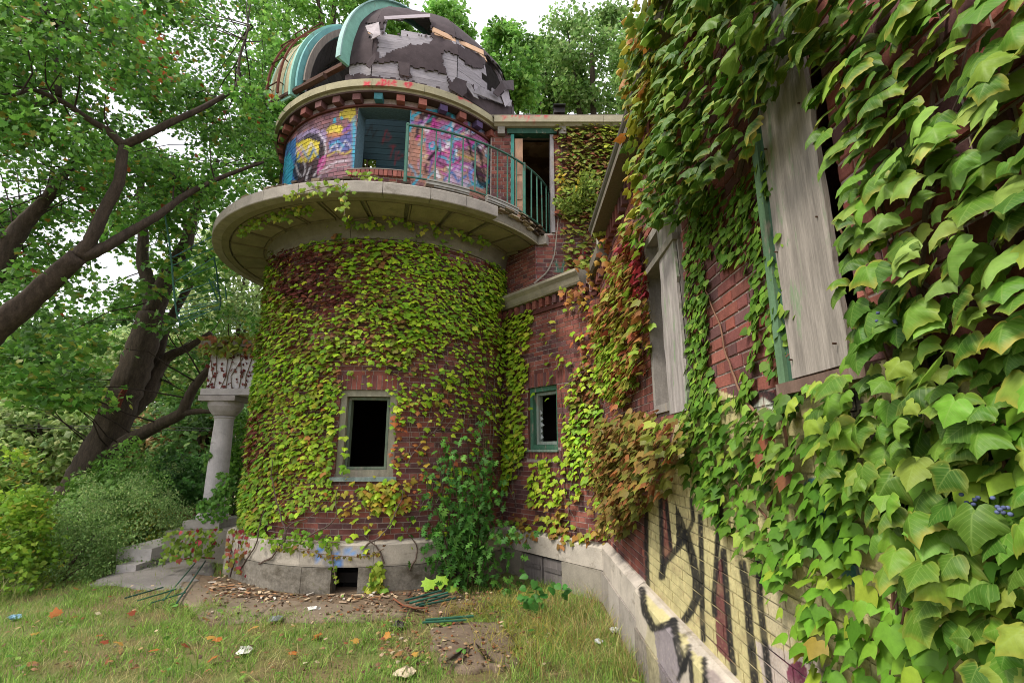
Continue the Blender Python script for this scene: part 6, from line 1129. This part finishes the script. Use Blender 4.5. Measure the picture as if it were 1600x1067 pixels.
# ---------------------------------------------------------------- fallen leaves, rubble and litter
FL = [(85,970),(113,972),(152,1003),(158,1015),(182,1015),(237,1030),(45,1000),(40,1048),(205,1067-8),(292,1025),(331,1003),(345,1008),(393,990),(455,1030),(490,1002),(500,998),(322,940+30),(115,922),(75,918),(168,1043),(620,1030),(600,1000),(500,920),(690,950),(735,952),(780,925),(865,990),(1000,930),(210,965),(460,985),(520,1045),(560,1010),(645,1035),(330,1045)]
for k, (x, y) in enumerate(FL):
    g0 = ground(x, y); g0[2] = float(gh(g0[0], g0[1]))+.055; c_ = random.choice(['#b06a38', '#a05c36', '#bc8440', '#8c4a34', '#b88f48', '#946c48'])
    P = leafarr(T_MAP, g0[None], np.array([[rng.normal(), rng.normal(), rng.normal(0, .2)]]), np.array([[rng.normal(0, .35), rng.normal(0, .35)-.25, 1.]]), np.array([rng.uniform(.06, .10)]))
    o = mk('fallen_leaf', (P[0], [T_MAP[1]], np.broadcast_to(L(c_), P[0].shape)), m_leaf, smooth=True); tag(o, 'fallen orange brown maple leaf lying on the lawn', 'leaf', 'fallen leaves on the lawn')
B = Buf()
for k in range(300):                    # crumbled brick, mortar and dry leaf bits on the soil
    x, y = (rng.uniform(330, 760), rng.uniform(912, 965)) if k < 220 else (rng.uniform(600, 830), rng.uniform(930, 1045)); g0 = ground(x, y)
    if np.hypot(g0[0]-TC[0], g0[1]-TC[1]) < 2.26: continue
    g0[2] = float(gh(g0[0], g0[1]))+.044; r = rng.uniform(.004, .018); v = boxv((-r, -r*rng.uniform(.5, 1), -r*.4), (r, r*rng.uniform(.5, 1), r*.5))*rng.uniform(.7, 1.3, (8, 3)); a = rng.uniform(0, 6.28); R_ = np.array([[math.cos(a), -math.sin(a), 0], [math.sin(a), math.cos(a), 0], [0, 0, 1]])
    B.add(v @ R_.T+g0, BOXF, L(random.choice(['#9a8069', '#7a5f4c', '#a8977f', '#6a4a3c', '#5c4a3a', '#8a5838', '#b0a290', '#55443a'])))
for k in range(170):
    x, y = rng.uniform(330, 640), rng.normal(926, 9); g0 = ground(x, y)
    if np.hypot(g0[0]-TC[0], g0[1]-TC[1]) < 2.27: continue
    g0[2] = float(gh(g0[0], g0[1]))+.046; a = rng.uniform(0, 6.28); R_ = np.array([[math.cos(a), -math.sin(a), 0], [math.sin(a), math.cos(a), 0], [0, 0, 1]]); l, wd_ = rng.uniform(.015, .06), rng.uniform(.006, .02)
    B.add((boxv((-l, -wd_, -.004), (l, wd_, .006))*rng.uniform(.7, 1.2, (8, 3))) @ R_.T+g0+[0, 0, rng.uniform(0, .02)], BOXF, L(random.choice(['#c2a888', '#d0b898', '#b09880', '#a87f5c', '#c9c0b4'])))
tag(mk('rubble', B, m_dirt), 'crumbled mortar and brick bits strewn along the plinth', 'rubble', kind='stuff')
Q = []
for k in range(1500):
    x, y = ((rng.uniform(320, 770), rng.normal(928, 12)) if k < 800 else (rng.uniform(590, 860), rng.uniform(925, 1050)) if k < 1200 else (rng.uniform(0, 700), rng.uniform(920, 1067))); g0 = ground(x, y)
    if np.hypot(g0[0]-TC[0], g0[1]-TC[1]) < 2.26 or g0[1] > 8.5: continue
    g0[2] = float(gh(g0[0], g0[1]))+.044+rng.uniform(0, .012); Q.append(g0)
Q = np.array(Q); n = len(Q); P = leafarr(T_RH, Q, rng.normal(0, 1, (n, 3))*[1, 1, .2], np.array([0, -.1, 1])+rng.normal(0, .3, (n, 3)), rng.uniform(.015, .06, n)); C = pick(['#7a5a44', '#94704c', '#5f4838', '#a88a64', '#8a5038', '#b8a488', '#6a5c48'], [2, 2, 2, 1, 1, 1, 1.5], n)
o = mk('leaf_litter', (P.reshape(-1, 3), [(T_RH[1][None]+(np.arange(n)*5)[:, None, None]).reshape(-1, 3)], np.repeat(C, 5, 0)), m_grass); tag(o, 'dry brown leaf bits scattered on the soil and pavement', 'leaf litter', kind='stuff')
def junk(name, label, cat, x, y, r, col, flat=.5, seed=0, mat=m_plain):
    g0 = ground(x, y); g0[2] = float(gh(g0[0], g0[1]))+.03; rr = np.random.default_rng(seed+3); pr = [(.15, 0), (.8, .05), (1., .4), (.7, .8), (.12, 1.)]; B = lathe(Buf(), g0, [(r*a, r*flat*b) for a, b in pr], 11, L(col)); V, Fs, C = B.get(); V = V+rr.normal(0, r*.16, V.shape); return tag(mk(name, (V, Fs, C), mat), label, cat)
junk('stone', 'grey bluish stone on the lawn edge below the plinth', 'stone', 432, 970, .07, '#7d7f88', .5, 1, m_stone); junk('stone', 'pale flat stone in the grass left of the soil', 'stone', 633, 1058, .085, '#c2b198', .35, 2, m_stone); junk('stone', 'dark lump of asphalt on the soil', 'stone', 624, 980, .06, '#4a4442', .6, 3, m_stone)
junk('crumpled_wrapper', 'blue white plastic wrapper in the grass at left', 'litter', 22, 966, .06, '#8ab0c8', .35, 4); junk('crumpled_paper', 'crumpled white paper scrap on the lawn', 'litter', 380, 1027, .065, '#d0d0c4', .35, 5); junk('plastic_bag', 'greyish plastic bag caught at the shrub edge', 'litter', 48, 907, .10, '#b8b4bc', .6, 6); junk('crumpled_paper', 'white scrap in the tall grass near the wing', 'litter', 960, 985, .05, '#d4d4d4', .5, 7); junk('crumpled_paper', 'pale scrap deeper in the tall grass', 'litter', 935, 1003, .045, '#c4c8cc', .5, 8); junk('stone', 'mossy green stone slab fragment on the soil', 'stone', 697, 978, .08, '#5f7a2c', .3, 9, m_stone); junk('paper_scrap', 'white strip of paper on the pavement', 'litter', 492, 953, .07, '#d8d6d0', .2, 10)
tgp = at(150, 772, 10.4); tag(mk('paper_tag', Buf().add(boxv(tgp+[-.05, -.01, -.09], tgp+[.05, .01, .09]), BOXF, L('#c4c8d0')), m_plain), 'white paper tag dangling in front of the leaning trunk', 'tag')
# fallen green railing bars
def bars(label, lst, g=None):
    o = thing('fallen_railing', label, 'railing', tuple(ground(lst[0][0], lst[0][1])))
    for (x0, y0, z0, x1, y1, z1, r) in lst: mk('baluster', bar(Buf(), ground(x0, y0, z0), ground(x1, y1, z1), r, 6, L(random.choice(['#2a5a46', '#2f5f4e', '#234a3e']))), m_metal, o)
    return o
bars('green railing bars lying on the path before the porch', [(276,942,.06,321,876,.10,.010),(255,938,.06,306,878,.10,.008),(195,934,.05,255,917,.08,.009),(215,938,.05,275,920,.08,.008),(235,942,.05,290,925,.07,.008)])
bars('bundle of green railing bars heaped at the sapling foot', [(632,938,.07,690,922,.14,.012),(640,942,.07,700,925,.14,.012),(650,945,.07,705,928,.12,.012),(665,968,.06,740,962,.08,.013),(655,946,.06,712,934,.10,.012),(660,972,.06,730,968,.07,.011)])
pp_ = [(560,938),(590,930),(625,940),(650,950)]
tag(mk('rusty_rod', tube(Buf(), [ground(x, y, .07) for x, y in ((615,935),(630,945),(650,950),(668,949))], .009, 6, L('#7a4a34')), m_rust), 'bent rusty rod lying beside the green bars', 'rod')
tag(mk('rusty_rod', tube(Buf(), [ground(x, y, .12) for x, y in ((288,873),(310,870),(335,872))], .012, 6, L('#6a3a2c')), m_rust), 'short rusty rod resting near the porch steps', 'rod')
for y_ in (664, 668): tag(mk('utility_wire', tube(Buf(), [at(-40, y_-1, 13.5), at(60, y_+1, 13.5), at(200, y_+2, 13.5), at(330, y_+5, 13.5)], .010, 5, L('#2f2d2d')), m_metal), 'dark utility wire stretched across the wood at left' if y_ == 664 else 'lower of two dark wires crossing the wood', 'wire')
